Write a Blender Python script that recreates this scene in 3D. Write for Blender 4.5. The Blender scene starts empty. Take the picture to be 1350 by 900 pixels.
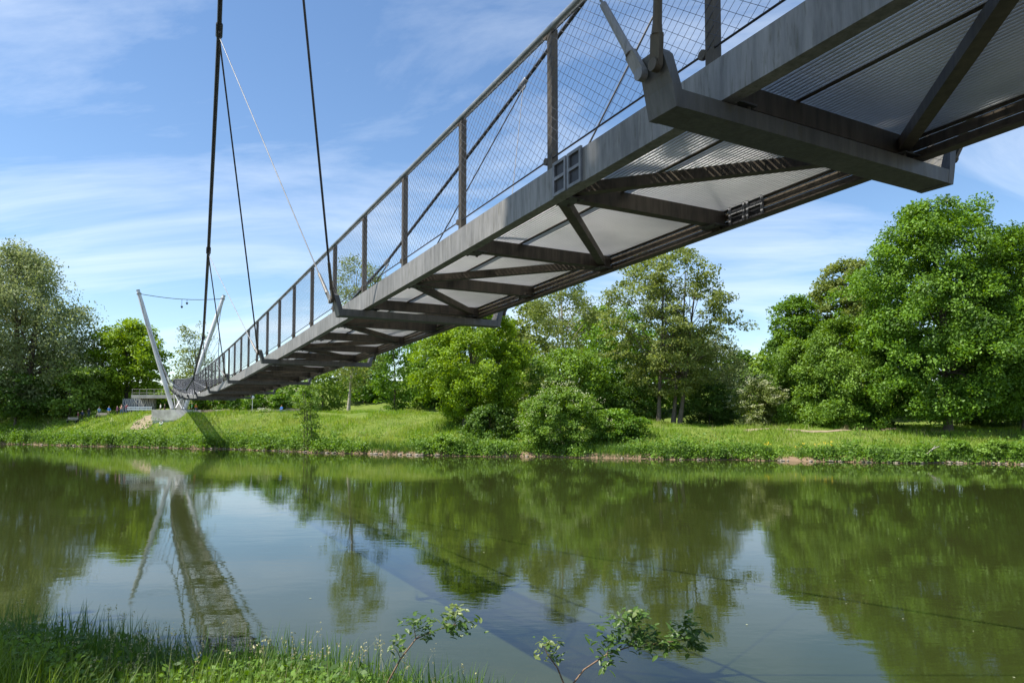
import bpy, math, random
import numpy as np
from mathutils import Vector
rng = np.random.default_rng(7); random.seed(7)
sc = bpy.context.scene
COL = sc.collection
CAMZ = 4.6
# ------------------------------------------------------------------ camera
cam = bpy.data.cameras.new('camera'); cam.sensor_width = 36.0; cam.lens = 24.0
cam.shift_y = 0.0435; cam.clip_start = 0.05; cam.clip_end = 5000
camo = bpy.data.objects.new('camera', cam); COL.objects.link(camo)
PITCH = math.radians(2.5)
camo.location = (0, 0, CAMZ); camo.rotation_euler = (math.pi/2 + PITCH, 0, 0)
sc.camera = camo
# ------------------------------------------------------------------ sky and sun
SUN_EL = math.radians(57.5); SUN_H = Vector((-0.97, -0.25, 0)).normalized()
SUN_DIR = (SUN_H*math.cos(SUN_EL) + Vector((0, 0, math.sin(SUN_EL)))).normalized()
w = bpy.data.worlds.new('World'); sc.world = w; w.use_nodes = True
nt = w.node_tree; nt.nodes.clear()
def N(t, typ, **kw):
    n = t.nodes.new(typ)
    for k, v in kw.items():
        if k.startswith('i_'): n.inputs[k[2:].replace('_', ' ')].default_value = v
        else: setattr(n, k, v)
    return n
sky = N(nt, 'ShaderNodeTexSky', sky_type='NISHITA', sun_disc=False, sun_elevation=SUN_EL,
        sun_rotation=math.atan2(SUN_H.x, SUN_H.y), altitude=200, air_density=1.0, dust_density=0.15, ozone_density=2.2)
bg1 = N(nt, 'ShaderNodeBackground'); bg1.inputs['Strength'].default_value = 0.106
hs = N(nt, 'ShaderNodeHueSaturation', i_Saturation=1.08, i_Value=1.0)
nt.links.new(sky.outputs[0], hs.inputs['Color']); nt.links.new(hs.outputs[0], bg1.inputs['Color'])
bg2 = N(nt, 'ShaderNodeBackground'); bg2.inputs['Color'].default_value = (0.84, 0.91, 1.0, 1); bg2.inputs['Strength'].default_value = 0.8
geo = N(nt, 'ShaderNodeTexCoord'); sep = N(nt, 'ShaderNodeSeparateXYZ')
nt.links.new(geo.outputs['Generated'], sep.inputs[0])
mz = N(nt, 'ShaderNodeMath', operation='ADD'); mz.inputs[1].default_value = 0.18; nt.links.new(sep.outputs['Z'], mz.inputs[0])
mx_ = N(nt, 'ShaderNodeMath', operation='MAXIMUM'); mx_.inputs[1].default_value = 0.1; nt.links.new(mz.outputs[0], mx_.inputs[0])
dx = N(nt, 'ShaderNodeMath', operation='DIVIDE'); dy = N(nt, 'ShaderNodeMath', operation='DIVIDE')
nt.links.new(sep.outputs['X'], dx.inputs[0]); nt.links.new(mx_.outputs[0], dx.inputs[1])
nt.links.new(sep.outputs['Y'], dy.inputs[0]); nt.links.new(mx_.outputs[0], dy.inputs[1])
cmb = N(nt, 'ShaderNodeCombineXYZ'); nt.links.new(dx.outputs[0], cmb.inputs[0]); nt.links.new(dy.outputs[0], cmb.inputs[1])
mp = N(nt, 'ShaderNodeMapping'); mp.inputs['Rotation'].default_value = (0, 0, -0.95); mp.inputs['Scale'].default_value = (0.5, 1.25, 1); mp.inputs['Location'].default_value = (3.1, 1.7, 0)
nt.links.new(cmb.outputs[0], mp.inputs['Vector'])
n1 = N(nt, 'ShaderNodeTexNoise', i_Scale=1.3, i_Detail=10.0, i_Roughness=0.62, i_Distortion=0.9)
nt.links.new(mp.outputs[0], n1.inputs['Vector'])
r1 = N(nt, 'ShaderNodeMapRange'); r1.inputs['From Min'].default_value = 0.41; r1.inputs['From Max'].default_value = 0.74
r1.inputs['To Max'].default_value = 0.75; nt.links.new(n1.outputs['Fac'], r1.inputs['Value'])
n2 = N(nt, 'ShaderNodeTexNoise', i_Scale=0.45, i_Detail=3.0); nt.links.new(cmb.outputs[0], n2.inputs['Vector'])
r2 = N(nt, 'ShaderNodeMapRange'); r2.inputs['From Min'].default_value = 0.25; r2.inputs['From Max'].default_value = 0.58
nt.links.new(n2.outputs['Fac'], r2.inputs['Value'])
mm = N(nt, 'ShaderNodeMath', operation='MULTIPLY'); nt.links.new(r1.outputs[0], mm.inputs[0]); nt.links.new(r2.outputs[0], mm.inputs[1])
mix = N(nt, 'ShaderNodeMixShader'); nt.links.new(mm.outputs[0], mix.inputs[0])
nt.links.new(bg1.outputs[0], mix.inputs[1]); nt.links.new(bg2.outputs[0], mix.inputs[2])
wo = N(nt, 'ShaderNodeOutputWorld'); nt.links.new(mix.outputs[0], wo.inputs[0])
sl = bpy.data.lights.new('sun', 'SUN'); sl.energy = 5.0; sl.angle = math.radians(0.53); sl.color = (1, 0.95, 0.86)
so = bpy.data.objects.new('sun', sl); COL.objects.link(so)
so.rotation_euler = SUN_DIR.to_track_quat('Z', 'Y').to_euler(); so.location = (-30, -10, 60)
sc.view_settings.view_transform = 'Standard'; sc.view_settings.look = 'None'
sc.view_settings.exposure = 0.85; sc.view_settings.gamma = 1.0; sc.view_settings.use_curve_mapping = False
sc.cycles.max_bounces = 8; sc.cycles.transparent_max_bounces = 8

# ------------------------------------------------------------------ helpers
def tag(o, label=None, cat=None, group=None, kind=None):
    if label: o['label'] = label
    if cat: o['category'] = cat
    if group: o['group'] = group
    if kind: o['kind'] = kind
    return o
def empty(name, loc=(0, 0, 0)):
    o = bpy.data.objects.new(name, None); COL.objects.link(o); o.location = loc
    o.empty_display_size = 0.3
    return o
def mesh_np(name, V, Fq, mats, parent=None, smooth=False, col=None):
    """V (n,3), Fq (m,k) of one polygon size"""
    V = np.asarray(V, np.float32); Fq = np.asarray(Fq, np.int32)
    me = bpy.data.meshes.new(name)
    me.vertices.add(len(V)); me.vertices.foreach_set('co', V.ravel())
    k = Fq.shape[1]
    me.loops.add(Fq.size); me.loops.foreach_set('vertex_index', Fq.ravel())
    me.polygons.add(len(Fq)); me.polygons.foreach_set('loop_start', np.arange(len(Fq), dtype=np.int32)*k)
    try: me.polygons.foreach_set('loop_total', np.full(len(Fq), k, np.int32))
    except Exception: pass
    if smooth: me.polygons.foreach_set('use_smooth', np.ones(len(Fq), bool))
    me.update(calc_edges=True)
    if col is not None:
        a = me.attributes.new('tint', 'FLOAT', 'FACE'); a.data.foreach_set('value', np.asarray(col, np.float32))
    if not isinstance(mats, (list, tuple)): mats = [mats]
    for m in mats: me.materials.append(m)
    o = bpy.data.objects.new(name, me); COL.objects.link(o)
    if parent is not None: o.parent = parent
    return o
class MB:
    def __init__(s): s.v = []; s.f = []; s.sm = []
    def add(s, vs, fs, smooth=False):
        b = len(s.v); s.v += [tuple(map(float, p)) for p in vs]; s.f += [tuple(i+b for i in f) for f in fs]; s.sm += [smooth]*len(fs)
    def hexa(s, p):  # 8 points: bottom 4 ccw, top 4 ccw
        s.add(p, [(3, 2, 1, 0), (4, 5, 6, 7), (0, 1, 5, 4), (1, 2, 6, 5), (2, 3, 7, 6), (3, 0, 4, 7)])
    def box(s, x0, x1, y0, y1, z0, z1):
        s.hexa([(x0, y0, z0), (x1, y0, z0), (x1, y1, z0), (x0, y1, z0), (x0, y0, z1), (x1, y0, z1), (x1, y1, z1), (x0, y1, z1)])
    def bar(s, a, b, wd, ht, up=(0, 0, 1)):
        a = Vector(a); b = Vector(b); d = (b-a).normalized(); up = Vector(up)
        side = d.cross(up).normalized(); up2 = side.cross(d).normalized()
        s.hexa([a-side*wd/2-up2*ht/2, a+side*wd/2-up2*ht/2, b+side*wd/2-up2*ht/2, b-side*wd/2-up2*ht/2,
                a-side*wd/2+up2*ht/2, a+side*wd/2+up2*ht/2, b+side*wd/2+up2*ht/2, b-side*wd/2+up2*ht/2])
    def tube(s, pts, r, n=8, cap=True):
        pts = [Vector(p) for p in pts]; m = len(pts)
        rs = r if isinstance(r, (list, tuple)) else [r]*m
        vs = []; ref = None
        for i, p in enumerate(pts):
            d = (pts[min(i+1, m-1)]-pts[max(i-1, 0)]).normalized()
            if ref is None:
                ref = Vector((0, 0, 1)) if abs(d.z) < .9 else Vector((1, 0, 0))
            a = (ref - d*ref.dot(d)).normalized(); ref = a; b = d.cross(a)
            for k in range(n):
                t = 2*math.pi*k/n; vs.append(p + (a*math.cos(t)+b*math.sin(t))*rs[i])
        fs = []
        for i in range(m-1):
            for k in range(n):
                k2 = (k+1) % n; fs.append((i*n+k, i*n+k2, (i+1)*n+k2, (i+1)*n+k))
        s.add(vs, fs, True)
        if cap:
            s.add(vs[:n], [tuple(range(n))[::-1]]); s.add(vs[-n:], [tuple(range(n))])
    def ball(s, c, r, seg=10, rings=6, sc_=(1, 1, 1)):
        c = Vector(c); vs = [c+Vector((0, 0, r*sc_[2]))]
        for i in range(1, rings):
            t = math.pi*i/rings
            for k in range(seg):
                a = 2*math.pi*k/seg; vs.append(c+Vector((r*sc_[0]*math.sin(t)*math.cos(a), r*sc_[1]*math.sin(t)*math.sin(a), r*sc_[2]*math.cos(t))))
        vs.append(c-Vector((0, 0, r*sc_[2]))); fs = []
        for k in range(seg): fs.append((0, 1+k, 1+(k+1) % seg))
        for i in range(rings-2):
            for k in range(seg): fs.append((1+i*seg+k, 1+(i+1)*seg+k, 1+(i+1)*seg+(k+1) % seg, 1+i*seg+(k+1) % seg))
        L = len(vs)-1; b = 1+(rings-2)*seg
        for k in range(seg): fs.append((L, b+(k+1) % seg, b+k))
        s.add(vs, fs, True)
    def build(s, name, mat, parent=None):
        me = bpy.data.meshes.new(name); me.from_pydata(s.v, [], s.f)
        me.polygons.foreach_set('use_smooth', s.sm); me.update()
        me.materials.append(mat)
        o = bpy.data.objects.new(name, me); COL.objects.link(o)
        if parent is not None: o.parent = parent
        return o
def ray(x, y):
    "direction (per metre of Y) for a pixel of the photograph: used only to survey distances"
    cyp = 548-900*math.tan(PITCH)
    F = Vector((0, math.cos(PITCH), math.sin(PITCH))); U = Vector((0, -math.sin(PITCH), math.cos(PITCH)))
    d = Vector((1, 0, 0))*((x-675)/900) + U*((cyp-y)/900) + F
    return d/d.y
def at(x, y, Y):
    d = ray(x, y)*Y
    return Vector((d.x, d.y, d.z+CAMZ))

# ------------------------------------------------------------------ materials
def newmat(name):
    m = bpy.data.materials.new(name); m.use_nodes = True; t = m.node_tree; t.nodes.clear()
    o = N(t, 'ShaderNodeOutputMaterial'); return m, t, o
def mat_noise(name, c1, c2, scale=3.0, rough=0.6, metal=0.0, bump=0.0, detail=6.0, stretch=(1, 1, 1), lo=0.35, hi=0.65, spec=0.5, bscale=None):
    m, t, o = newmat(name); p = N(t, 'ShaderNodeBsdfPrincipled')
    tc = N(t, 'ShaderNodeTexCoord'); mp = N(t, 'ShaderNodeMapping'); mp.inputs['Scale'].default_value = stretch
    t.links.new(tc.outputs['Object'], mp.inputs[0])
    n = N(t, 'ShaderNodeTexNoise', i_Scale=scale, i_Detail=detail, i_Roughness=0.6); t.links.new(mp.outputs[0], n.inputs['Vector'])
    r = N(t, 'ShaderNodeMapRange'); r.inputs['From Min'].default_value = lo; r.inputs['From Max'].default_value = hi
    t.links.new(n.outputs['Fac'], r.inputs['Value'])
    mx = N(t, 'ShaderNodeMix', data_type='RGBA'); mx.inputs[6].default_value = (*c1, 1); mx.inputs[7].default_value = (*c2, 1)
    t.links.new(r.outputs[0], mx.inputs[0]); t.links.new(mx.outputs[2], p.inputs['Base Color'])
    p.inputs['Roughness'].default_value = rough; p.inputs['Metallic'].default_value = metal; p.inputs['Specular IOR Level'].default_value = spec
    if bump:
        b = N(t, 'ShaderNodeBump'); b.inputs['Strength'].default_value = bump; b.inputs['Distance'].default_value = 0.02
        nb = n
        if bscale:
            nb = N(t, 'ShaderNodeTexNoise', i_Scale=bscale, i_Detail=4.0); t.links.new(tc.outputs['Object'], nb.inputs['Vector'])
        t.links.new(nb.outputs['Fac'], b.inputs['Height']); t.links.new(b.outputs[0], p.inputs['Normal'])
    t.links.new(p.outputs[0], o.inputs[0]); return m
def mat_leaf(name, cols, trans=0.3, nscale=0.35, rough=0.55):
    """leaf colour: random per leaf between two greens, patches of a third, some light through the leaf"""
    m, t, o = newmat(name)
    g = N(t, 'ShaderNodeNewGeometry'); mx = N(t, 'ShaderNodeMix', data_type='RGBA')
    mx.inputs[6].default_value = (*cols[0], 1); mx.inputs[7].default_value = (*cols[1], 1)
    t.links.new(g.outputs['Random Per Island'], mx.inputs[0])
    tc = N(t, 'ShaderNodeTexCoord'); n = N(t, 'ShaderNodeTexNoise', i_Scale=nscale, i_Detail=3.0); t.links.new(tc.outputs['Object'], n.inputs['Vector'])
    r = N(t, 'ShaderNodeMapRange'); r.inputs['From Min'].default_value = 0.42; r.inputs['From Max'].default_value = 0.66
    t.links.new(n.outputs['Fac'], r.inputs['Value'])
    mx2 = N(t, 'ShaderNodeMix', data_type='RGBA'); mx2.inputs[7].default_value = (*cols[2], 1)
    t.links.new(r.outputs[0], mx2.inputs[0]); t.links.new(mx.outputs[2], mx2.inputs[6])
    p = N(t, 'ShaderNodeBsdfPrincipled'); p.inputs['Roughness'].default_value = rough; p.inputs['Specular IOR Level'].default_value = 0.35
    t.links.new(mx2.outputs[2], p.inputs['Base Color'])
    tr = N(t, 'ShaderNodeBsdfTranslucent')
    hsv = N(t, 'ShaderNodeHueSaturation', i_Hue=0.485, i_Saturation=1.15, i_Value=1.5); t.links.new(mx2.outputs[2], hsv.inputs['Color']); t.links.new(hsv.outputs[0], tr.inputs['Color'])
    ms = N(t, 'ShaderNodeMixShader'); ms.inputs[0].default_value = trans
    t.links.new(p.outputs[0], ms.inputs[1]); t.links.new(tr.outputs[0], ms.inputs[2]); t.links.new(ms.outputs[0], o.inputs[0])
    return m
def mat_plain(name, c, rough=0.6, metal=0.0): 
    return mat_noise(name, tuple(x*0.85 for x in c), tuple(min(1, x*1.12) for x in c), 5, rough, metal)

def steel_mat(name, c1, c2, streak=(7, 7, 0.9), rough=0.5, metal=0.35):
    m, t, o = newmat(name); p = N(t, 'ShaderNodeBsdfPrincipled')
    tc = N(t, 'ShaderNodeTexCoord'); mp = N(t, 'ShaderNodeMapping'); mp.inputs['Scale'].default_value = streak
    t.links.new(tc.outputs['Object'], mp.inputs[0])
    n = N(t, 'ShaderNodeTexNoise', i_Scale=2.2, i_Detail=8.0, i_Roughness=0.65); t.links.new(mp.outputs[0], n.inputs['Vector'])
    n2 = N(t, 'ShaderNodeTexNoise', i_Scale=0.9, i_Detail=5.0); t.links.new(tc.outputs['Object'], n2.inputs['Vector'])
    ad = N(t, 'ShaderNodeMath', operation='MULTIPLY_ADD'); ad.inputs[1].default_value = 0.6
    t.links.new(n.outputs['Fac'], ad.inputs[0]); 
    ml = N(t, 'ShaderNodeMath', operation='MULTIPLY'); ml.inputs[1].default_value = 0.4; t.links.new(n2.outputs['Fac'], ml.inputs[0]); t.links.new(ml.outputs[0], ad.inputs[2])
    r = N(t, 'ShaderNodeMapRange'); r.inputs['From Min'].default_value = 0.38; r.inputs['From Max'].default_value = 0.62; t.links.new(ad.outputs[0], r.inputs['Value'])
    mx = N(t, 'ShaderNodeMix', data_type='RGBA'); mx.inputs[6].default_value = (*c1, 1); mx.inputs[7].default_value = (*c2, 1)
    t.links.new(r.outputs[0], mx.inputs[0])
    # dark water stains and a little algae
    n3 = N(t, 'ShaderNodeTexNoise', i_Scale=5.0, i_Detail=7.0, i_Roughness=0.7); t.links.new(mp.outputs[0], n3.inputs['Vector'])
    r3 = N(t, 'ShaderNodeMapRange'); r3.inputs['From Min'].default_value = 0.53; r3.inputs['From Max'].default_value = 0.74; r3.inputs['To Max'].default_value = 0.85
    t.links.new(n3.outputs['Fac'], r3.inputs['Value'])
    mx2 = N(t, 'ShaderNodeMix', data_type='RGBA'); mx2.inputs[7].default_value = (0.10, 0.095, 0.06, 1)
    t.links.new(r3.outputs[0], mx2.inputs[0]); t.links.new(mx.outputs[2], mx2.inputs[6]); t.links.new(mx2.outputs[2], p.inputs['Base Color'])
    p.inputs['Roughness'].default_value = rough; p.inputs['Metallic'].default_value = metal
    rr = N(t, 'ShaderNodeMapRange'); rr.inputs['To Min'].default_value = rough-0.1; rr.inputs['To Max'].default_value = rough+0.2
    t.links.new(n3.outputs['Fac'], rr.inputs['Value']); t.links.new(rr.outputs[0], p.inputs['Roughness'])
    b = N(t, 'ShaderNodeBump'); b.inputs['Strength'].default_value = 0.15; b.inputs['Distance'].default_value = 0.004
    t.links.new(n3.outputs['Fac'], b.inputs['Height']); t.links.new(b.outputs[0], p.inputs['Normal'])
    t.links.new(p.outputs[0], o.inputs[0]); return m
M = {}
M['steel'] = steel_mat('painted_steel', (0.155, 0.152, 0.146), (0.32, 0.31, 0.295))
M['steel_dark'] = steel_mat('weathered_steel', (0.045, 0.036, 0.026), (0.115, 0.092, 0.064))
M['steel_mid'] = steel_mat('shade_darkened_steel', (0.07, 0.07, 0.068), (0.135, 0.132, 0.125))  # grey lowered so the colour carries the shade on the outrigger faces
M['galv'] = mat_noise('galvanised_steel', (0.66, 0.67, 0.67), (0.84, 0.84, 0.84), 1.1, 0.5, 0.1)
M['cable'] = mat_noise('dark_cable', (0.02, 0.02, 0.022), (0.045, 0.045, 0.05), 8, 0.45, 0.3)
M['stainless'] = mat_noise('stainless_steel', (0.15, 0.155, 0.16), (0.24, 0.24, 0.25), 8, 0.45, 0.2)
M['net'] = mat_noise('stainless_wire_net', (0.05, 0.06, 0.08), (0.1, 0.11, 0.14), 8, 0.5, 0.3)
M['mast'] = mat_noise('light_mast_paint', (0.52, 0.53, 0.55), (0.62, 0.63, 0.64), 1.5, 0.4, 0.1, stretch=(1, 1, .3))
M['rail'] = mat_noise('handrail_steel', (0.18, 0.2, 0.21), (0.3, 0.31, 0.32), 6, 0.38, 0.5)
M['concrete'] = mat_noise('concrete', (0.36, 0.34, 0.3), (0.6, 0.58, 0.53), 0.9, 0.85, bump=0.3, bscale=12)
M['concrete_dark'] = mat_noise('shaded_concrete', (0.26, 0.26, 0.24), (0.38, 0.37, 0.34), 0.8, 0.9, bump=0.3, bscale=9)  # concrete darkened in its colour for the shade on slab and columns
M['stone'] = mat_noise('pale_stone', (0.17, 0.14, 0.11), (0.33, 0.28, 0.22), 2.5, 0.9, bump=0.5, bscale=8)
M['bark'] = mat_noise('bark', (0.07, 0.055, 0.04), (0.16, 0.13, 0.1), 6, 0.9, bump=0.6, stretch=(3, 3, .6))
M['bark_pale'] = mat_noise('pale_bark', (0.2, 0.17, 0.13), (0.42, 0.38, 0.32), 4, 0.85, bump=0.5, stretch=(2, 2, .8))
M['twig'] = mat_noise('twig_bark', (0.12, 0.07, 0.045), (0.24, 0.16, 0.1), 20, 0.8)
M['dirt'] = mat_noise('bare_earth', (0.2, 0.155, 0.1), (0.3, 0.24, 0.16), 1.6, 0.95, bump=0.5, bscale=6)
M['leaf_maple'] = mat_leaf('maple_leaf', [(0.16, 0.265, 0.008), (0.27, 0.41, 0.018), (0.11, 0.20, 0.008)], 0.36)
M['leaf_oak'] = mat_leaf('mid_green_leaf', [(0.095, 0.195, 0.014), (0.185, 0.335, 0.03), (0.06, 0.13, 0.012)], 0.32)
M['leaf_dark'] = mat_leaf('dark_green_leaf', [(0.06, 0.125, 0.016), (0.115, 0.205, 0.028), (0.07, 0.13, 0.016)], 0.3)
M['leaf_willow'] = mat_leaf('willow_leaf', [(0.17, 0.215, 0.08), (0.32, 0.37, 0.18), (0.12, 0.165, 0.05)], 0.38)
M['leaf_birch'] = mat_leaf('birch_leaf', [(0.14, 0.185, 0.04), (0.25, 0.295, 0.085), (0.10, 0.145, 0.026)], 0.42)
M['leaf_pale'] = mat_leaf('pale_green_leaf', [(0.14, 0.225, 0.03), (0.24, 0.36, 0.065), (0.10, 0.18, 0.022)], 0.33)
M['leaf_shrub'] = mat_leaf('shrub_leaf', [(0.12, 0.215, 0.022), (0.22, 0.355, 0.05), (0.085, 0.165, 0.016)], 0.32)
M['leaf_herb'] = mat_leaf('bank_herb_leaf', [(0.10, 0.20, 0.018), (0.18, 0.31, 0.036), (0.08, 0.16, 0.018)], 0.38, 0.6)
M['grass'] = mat_leaf('grass_blade', [(0.11, 0.215, 0.014), (0.22, 0.35, 0.035), (0.25, 0.31, 0.06)], 0.4, 0.22)
M['grass_near'] = mat_leaf('near_grass_blade', [(0.09, 0.155, 0.02), (0.17, 0.25, 0.04), (0.11, 0.19, 0.025)], 0.4, 0.9)
M['reed'] = mat_leaf('reed_leaf', [(0.05, 0.11, 0.02), (0.1, 0.19, 0.03), (0.06, 0.13, 0.02)], 0.35, 1.0)
M['straw'] = mat_leaf('dry_grass', [(0.36, 0.34, 0.16), (0.5, 0.46, 0.26), (0.36, 0.36, 0.16)], 0.3, 1.0)
M['twigleaf'] = mat_leaf('twig_leaf', [(0.05, 0.11, 0.02), (0.10, 0.18, 0.035), (0.07, 0.13, 0.025)], 0.35, 2.0, 0.4)
M['twigleaf_young'] = mat_leaf('young_twig_leaf', [(0.14, 0.2, 0.06), (0.24, 0.29, 0.11), (0.14, 0.2, 0.06)], 0.35, 2.0, 0.4)
M['blossom'] = mat_leaf('white_blossom', [(0.38, 0.4, 0.22), (0.56, 0.57, 0.38), (0.34, 0.38, 0.18)], 0.25, 1.0)
M['yellow'] = mat_leaf('yellow_petal', [(0.75, 0.55, 0.03), (0.85, 0.65, 0.06), (0.8, 0.6, 0.04)], 0.3, 1.0)
# ground: soil low at the water's edge, grass-green turf above
def ground_mat():
    m, t, o = newmat('turf_ground'); p = N(t, 'ShaderNodeBsdfPrincipled'); p.inputs['Roughness'].default_value = 0.95; p.inputs['Specular IOR Level'].default_value = 0.1
    tc = N(t, 'ShaderNodeTexCoord'); n = N(t, 'ShaderNodeTexNoise', i_Scale=0.5, i_Detail=8.0, i_Roughness=0.65); t.links.new(tc.outputs['Object'], n.inputs['Vector'])
    cr = N(t, 'ShaderNodeValToRGB'); cr.color_ramp.elements[0].position = 0.3; cr.color_ramp.elements[0].color = (0.07, 0.115, 0.018, 1)
    cr.color_ramp.elements[1].position = 0.7; cr.color_ramp.elements[1].color = (0.17, 0.21, 0.045, 1)
    t.links.new(n.outputs['Fac'], cr.inputs[0])
    s = N(t, 'ShaderNodeSeparateXYZ'); t.links.new(tc.outputs['Object'], s.inputs[0])
    ad = N(t, 'ShaderNodeMath', operation='MULTIPLY_ADD'); ad.inputs[1].default_value = 1.1; t.links.new(n.outputs['Fac'], ad.inputs[0]); 
    ng = N(t, 'ShaderNodeMath', operation='MULTIPLY'); ng.inputs[1].default_value = -1.0; t.links.new(s.outputs['Z'], ng.inputs[0]); t.links.new(ng.outputs[0], ad.inputs[2])
    r = N(t, 'ShaderNodeMapRange'); r.inputs['From Min'].default_value = -0.1; r.inputs['From Max'].default_value = 0.15; t.links.new(ad.outputs[0], r.inputs['Value'])
    mx = N(t, 'ShaderNodeMix', data_type='RGBA'); mx.inputs[7].default_value = (0.2, 0.14, 0.09, 1)
    t.links.new(r.outputs[0], mx.inputs[0]); t.links.new(cr.outputs[0], mx.inputs[6]); t.links.new(mx.outputs[2], p.inputs['Base Color'])
    t.links.new(p.outputs[0], o.inputs[0]); return m
M['ground'] = ground_mat()
M['near_ground'] = mat_noise('near_bank_soil', (0.05, 0.048, 0.03), (0.1, 0.095, 0.07), 1.2, 0.95, bump=0.4, bscale=8)
def water_mat():
    m, t, o = newmat('river_water'); p = N(t, 'ShaderNodeBsdfPrincipled')
    p.inputs['Base Color'].default_value = (0.026, 0.034, 0.008, 1); p.inputs['Roughness'].default_value = 0.015; p.inputs['IOR'].default_value = 1.5
    tc = N(t, 'ShaderNodeTexCoord')
    def wave(scale, st, dist, strength, prev, rot=0.0):
        mp = N(t, 'ShaderNodeMapping'); mp.inputs['Scale'].default_value = st; mp.inputs['Rotation'].default_value = (0, 0, rot)
        t.links.new(tc.outputs['Object'], mp.inputs[0])
        n = N(t, 'ShaderNodeTexNoise', i_Scale=scale, i_Detail=3.0, i_Roughness=0.5); t.links.new(mp.outputs[0], n.inputs['Vector'])
        b = N(t, 'ShaderNodeBump'); b.inputs['Strength'].default_value = strength; b.inputs['Distance'].default_value = dist
        t.links.new(n.outputs['Fac'], b.inputs['Height'])
        if prev: t.links.new(prev.outputs[0], b.inputs['Normal'])
        return b
    b1 = wave(0.55, (0.6, 1.0, 1), 0.04, 0.15, None, 0.2)
    b2 = wave(3.4, (0.4, 1.0, 1), 0.010, 0.17, b1, -0.15)
    b3 = wave(11.0, (0.5, 1.0, 1), 0.003, 0.2, b2, 0.3)
    pn = N(t, 'ShaderNodeTexNoise', i_Scale=0.07, i_Detail=3.0); pm = N(t, 'ShaderNodeMapping'); pm.inputs['Scale'].default_value = (0.5, 1.6, 1)
    t.links.new(tc.outputs['Object'], pm.inputs[0]); t.links.new(pm.outputs[0], pn.inputs['Vector'])
    pr = N(t, 'ShaderNodeMapRange'); pr.inputs['From Min'].default_value = 0.4; pr.inputs['From Max'].default_value = 0.65; pr.inputs['To Min'].default_value = 0.03; pr.inputs['To Max'].default_value = 0.3
    t.links.new(pn.outputs['Fac'], pr.inputs['Value']); t.links.new(pr.outputs[0], b3.inputs['Strength'])
    t.links.new(b3.outputs[0], p.inputs['Normal']); t.links.new(p.outputs[0], o.inputs[0]); return m
M['water'] = water_mat()

# ------------------------------------------------------------------ terrain
SX = np.array([-600, -400, -200, -84, -39.2, -15.8, 2.1, 25.4, 48.6, 120, 300, 600.])
SY = np.array([190, 178, 148, 112.3, 94.5, 81.5, 77, 70.5, 65, 57, 60, 70.])
def shore(x): 
    x = np.asarray(x, float); return np.interp(x, SX, SY) + 0.5*np.sin(x*0.31) + 0.35*np.sin(x*0.61) + 0.25*np.sin(x*1.37+1) + 0.2*np.sin(x*3.1)
def ss(t): t = np.clip(t, 0, 1); return t*t*(3-2*t)
def far_h(x, y):
    x = np.asarray(x, float); y = np.asarray(y, float); d = y - shore(x)
    run = np.interp(x, [-90, -50, -30, -10, 10, 25, 60], [13, 13, 19, 26, 22, 17, 16]); top = np.interp(x, [-90, -30, -8, 12, 25, 60], [5.0, 5.0, 5.0, 4.1, 3.0, 2.9])
    h = 0.5*ss(d/0.7) + (top-0.5)*(0.5*np.clip(d/run, 0, 1)+0.5*ss(d/run)) + 0.012*np.clip(d-run, 0, 80) + 9*ss((d-55)/60)
    h = h + np.clip(d, 0, 1)*0.1*(np.sin(x*0.9+y*0.5)+np.sin(x*0.37-y*0.8))
    return np.where(d < 0, np.maximum(d*0.9, -2.5), h)
NX = np.array([-200, -40, -9, -5, -3, 0, 5, 40, 200.]); NY = np.array([20, 13.5, 11.9, 11.0, 10.4, 9.8, 9.2, 8, 6.])
def near_h(x, y):
    x = np.asarray(x, float); y = np.asarray(y, float); d = np.interp(x, NX, NY) + 0.2*np.sin(x*1.7) - y
    h = 0.32*d + 0.05*np.sin(x*2.1+y) ; return np.where(d < 0, np.maximum(d*0.7, -2.5), np.minimum(h, 3.0+0.0*d))
def grid(name, xs, ys, fn, mat, warp=None):
    XX, YY = np.meshgrid(xs, ys)
    if warp is not None: YY = YY + warp(XX)
    Z = fn(XX, YY); V = np.stack([XX, YY, Z], -1).reshape(-1, 3); nx = len(xs); ny = len(ys)
    i = np.arange(nx-1)[None, :] + nx*np.arange(ny-1)[:, None]; i = i.ravel()
    return mesh_np(name, V, np.stack([i, i+1, i+1+nx, i+nx], 1), mat, smooth=True)
xs = np.unique(np.concatenate([np.linspace(-600, -110, 25), np.linspace(-110, 75, 260), np.linspace(75, 600, 30)]))
ds = np.unique(np.concatenate([[-8, -3], np.linspace(-1.5, 2, 15), np.linspace(2, 32, 40), np.linspace(32, 120, 22), np.linspace(120, 1800, 14)]))
tag(grid('far_bank', xs, ds, far_h, M['ground'], warp=shore), kind='structure')
tag(grid('near_bank', np.unique(np.concatenate([np.linspace(-200, -20, 30), np.linspace(-20, 20, 90), np.linspace(20, 200, 30)])),
         np.unique(np.concatenate([np.linspace(-120, -2, 24), np.linspace(-2, 17, 70), [24]])), near_h, M['near_ground']), kind='structure')
mb = MB(); mb.add([(-600, -8, 0), (600, -8, 0), (600, 230, 0), (-600, 230, 0)], [(0, 1, 2, 3)])
tag(mb.build('river_water', M['water']), kind='structure')
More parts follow.
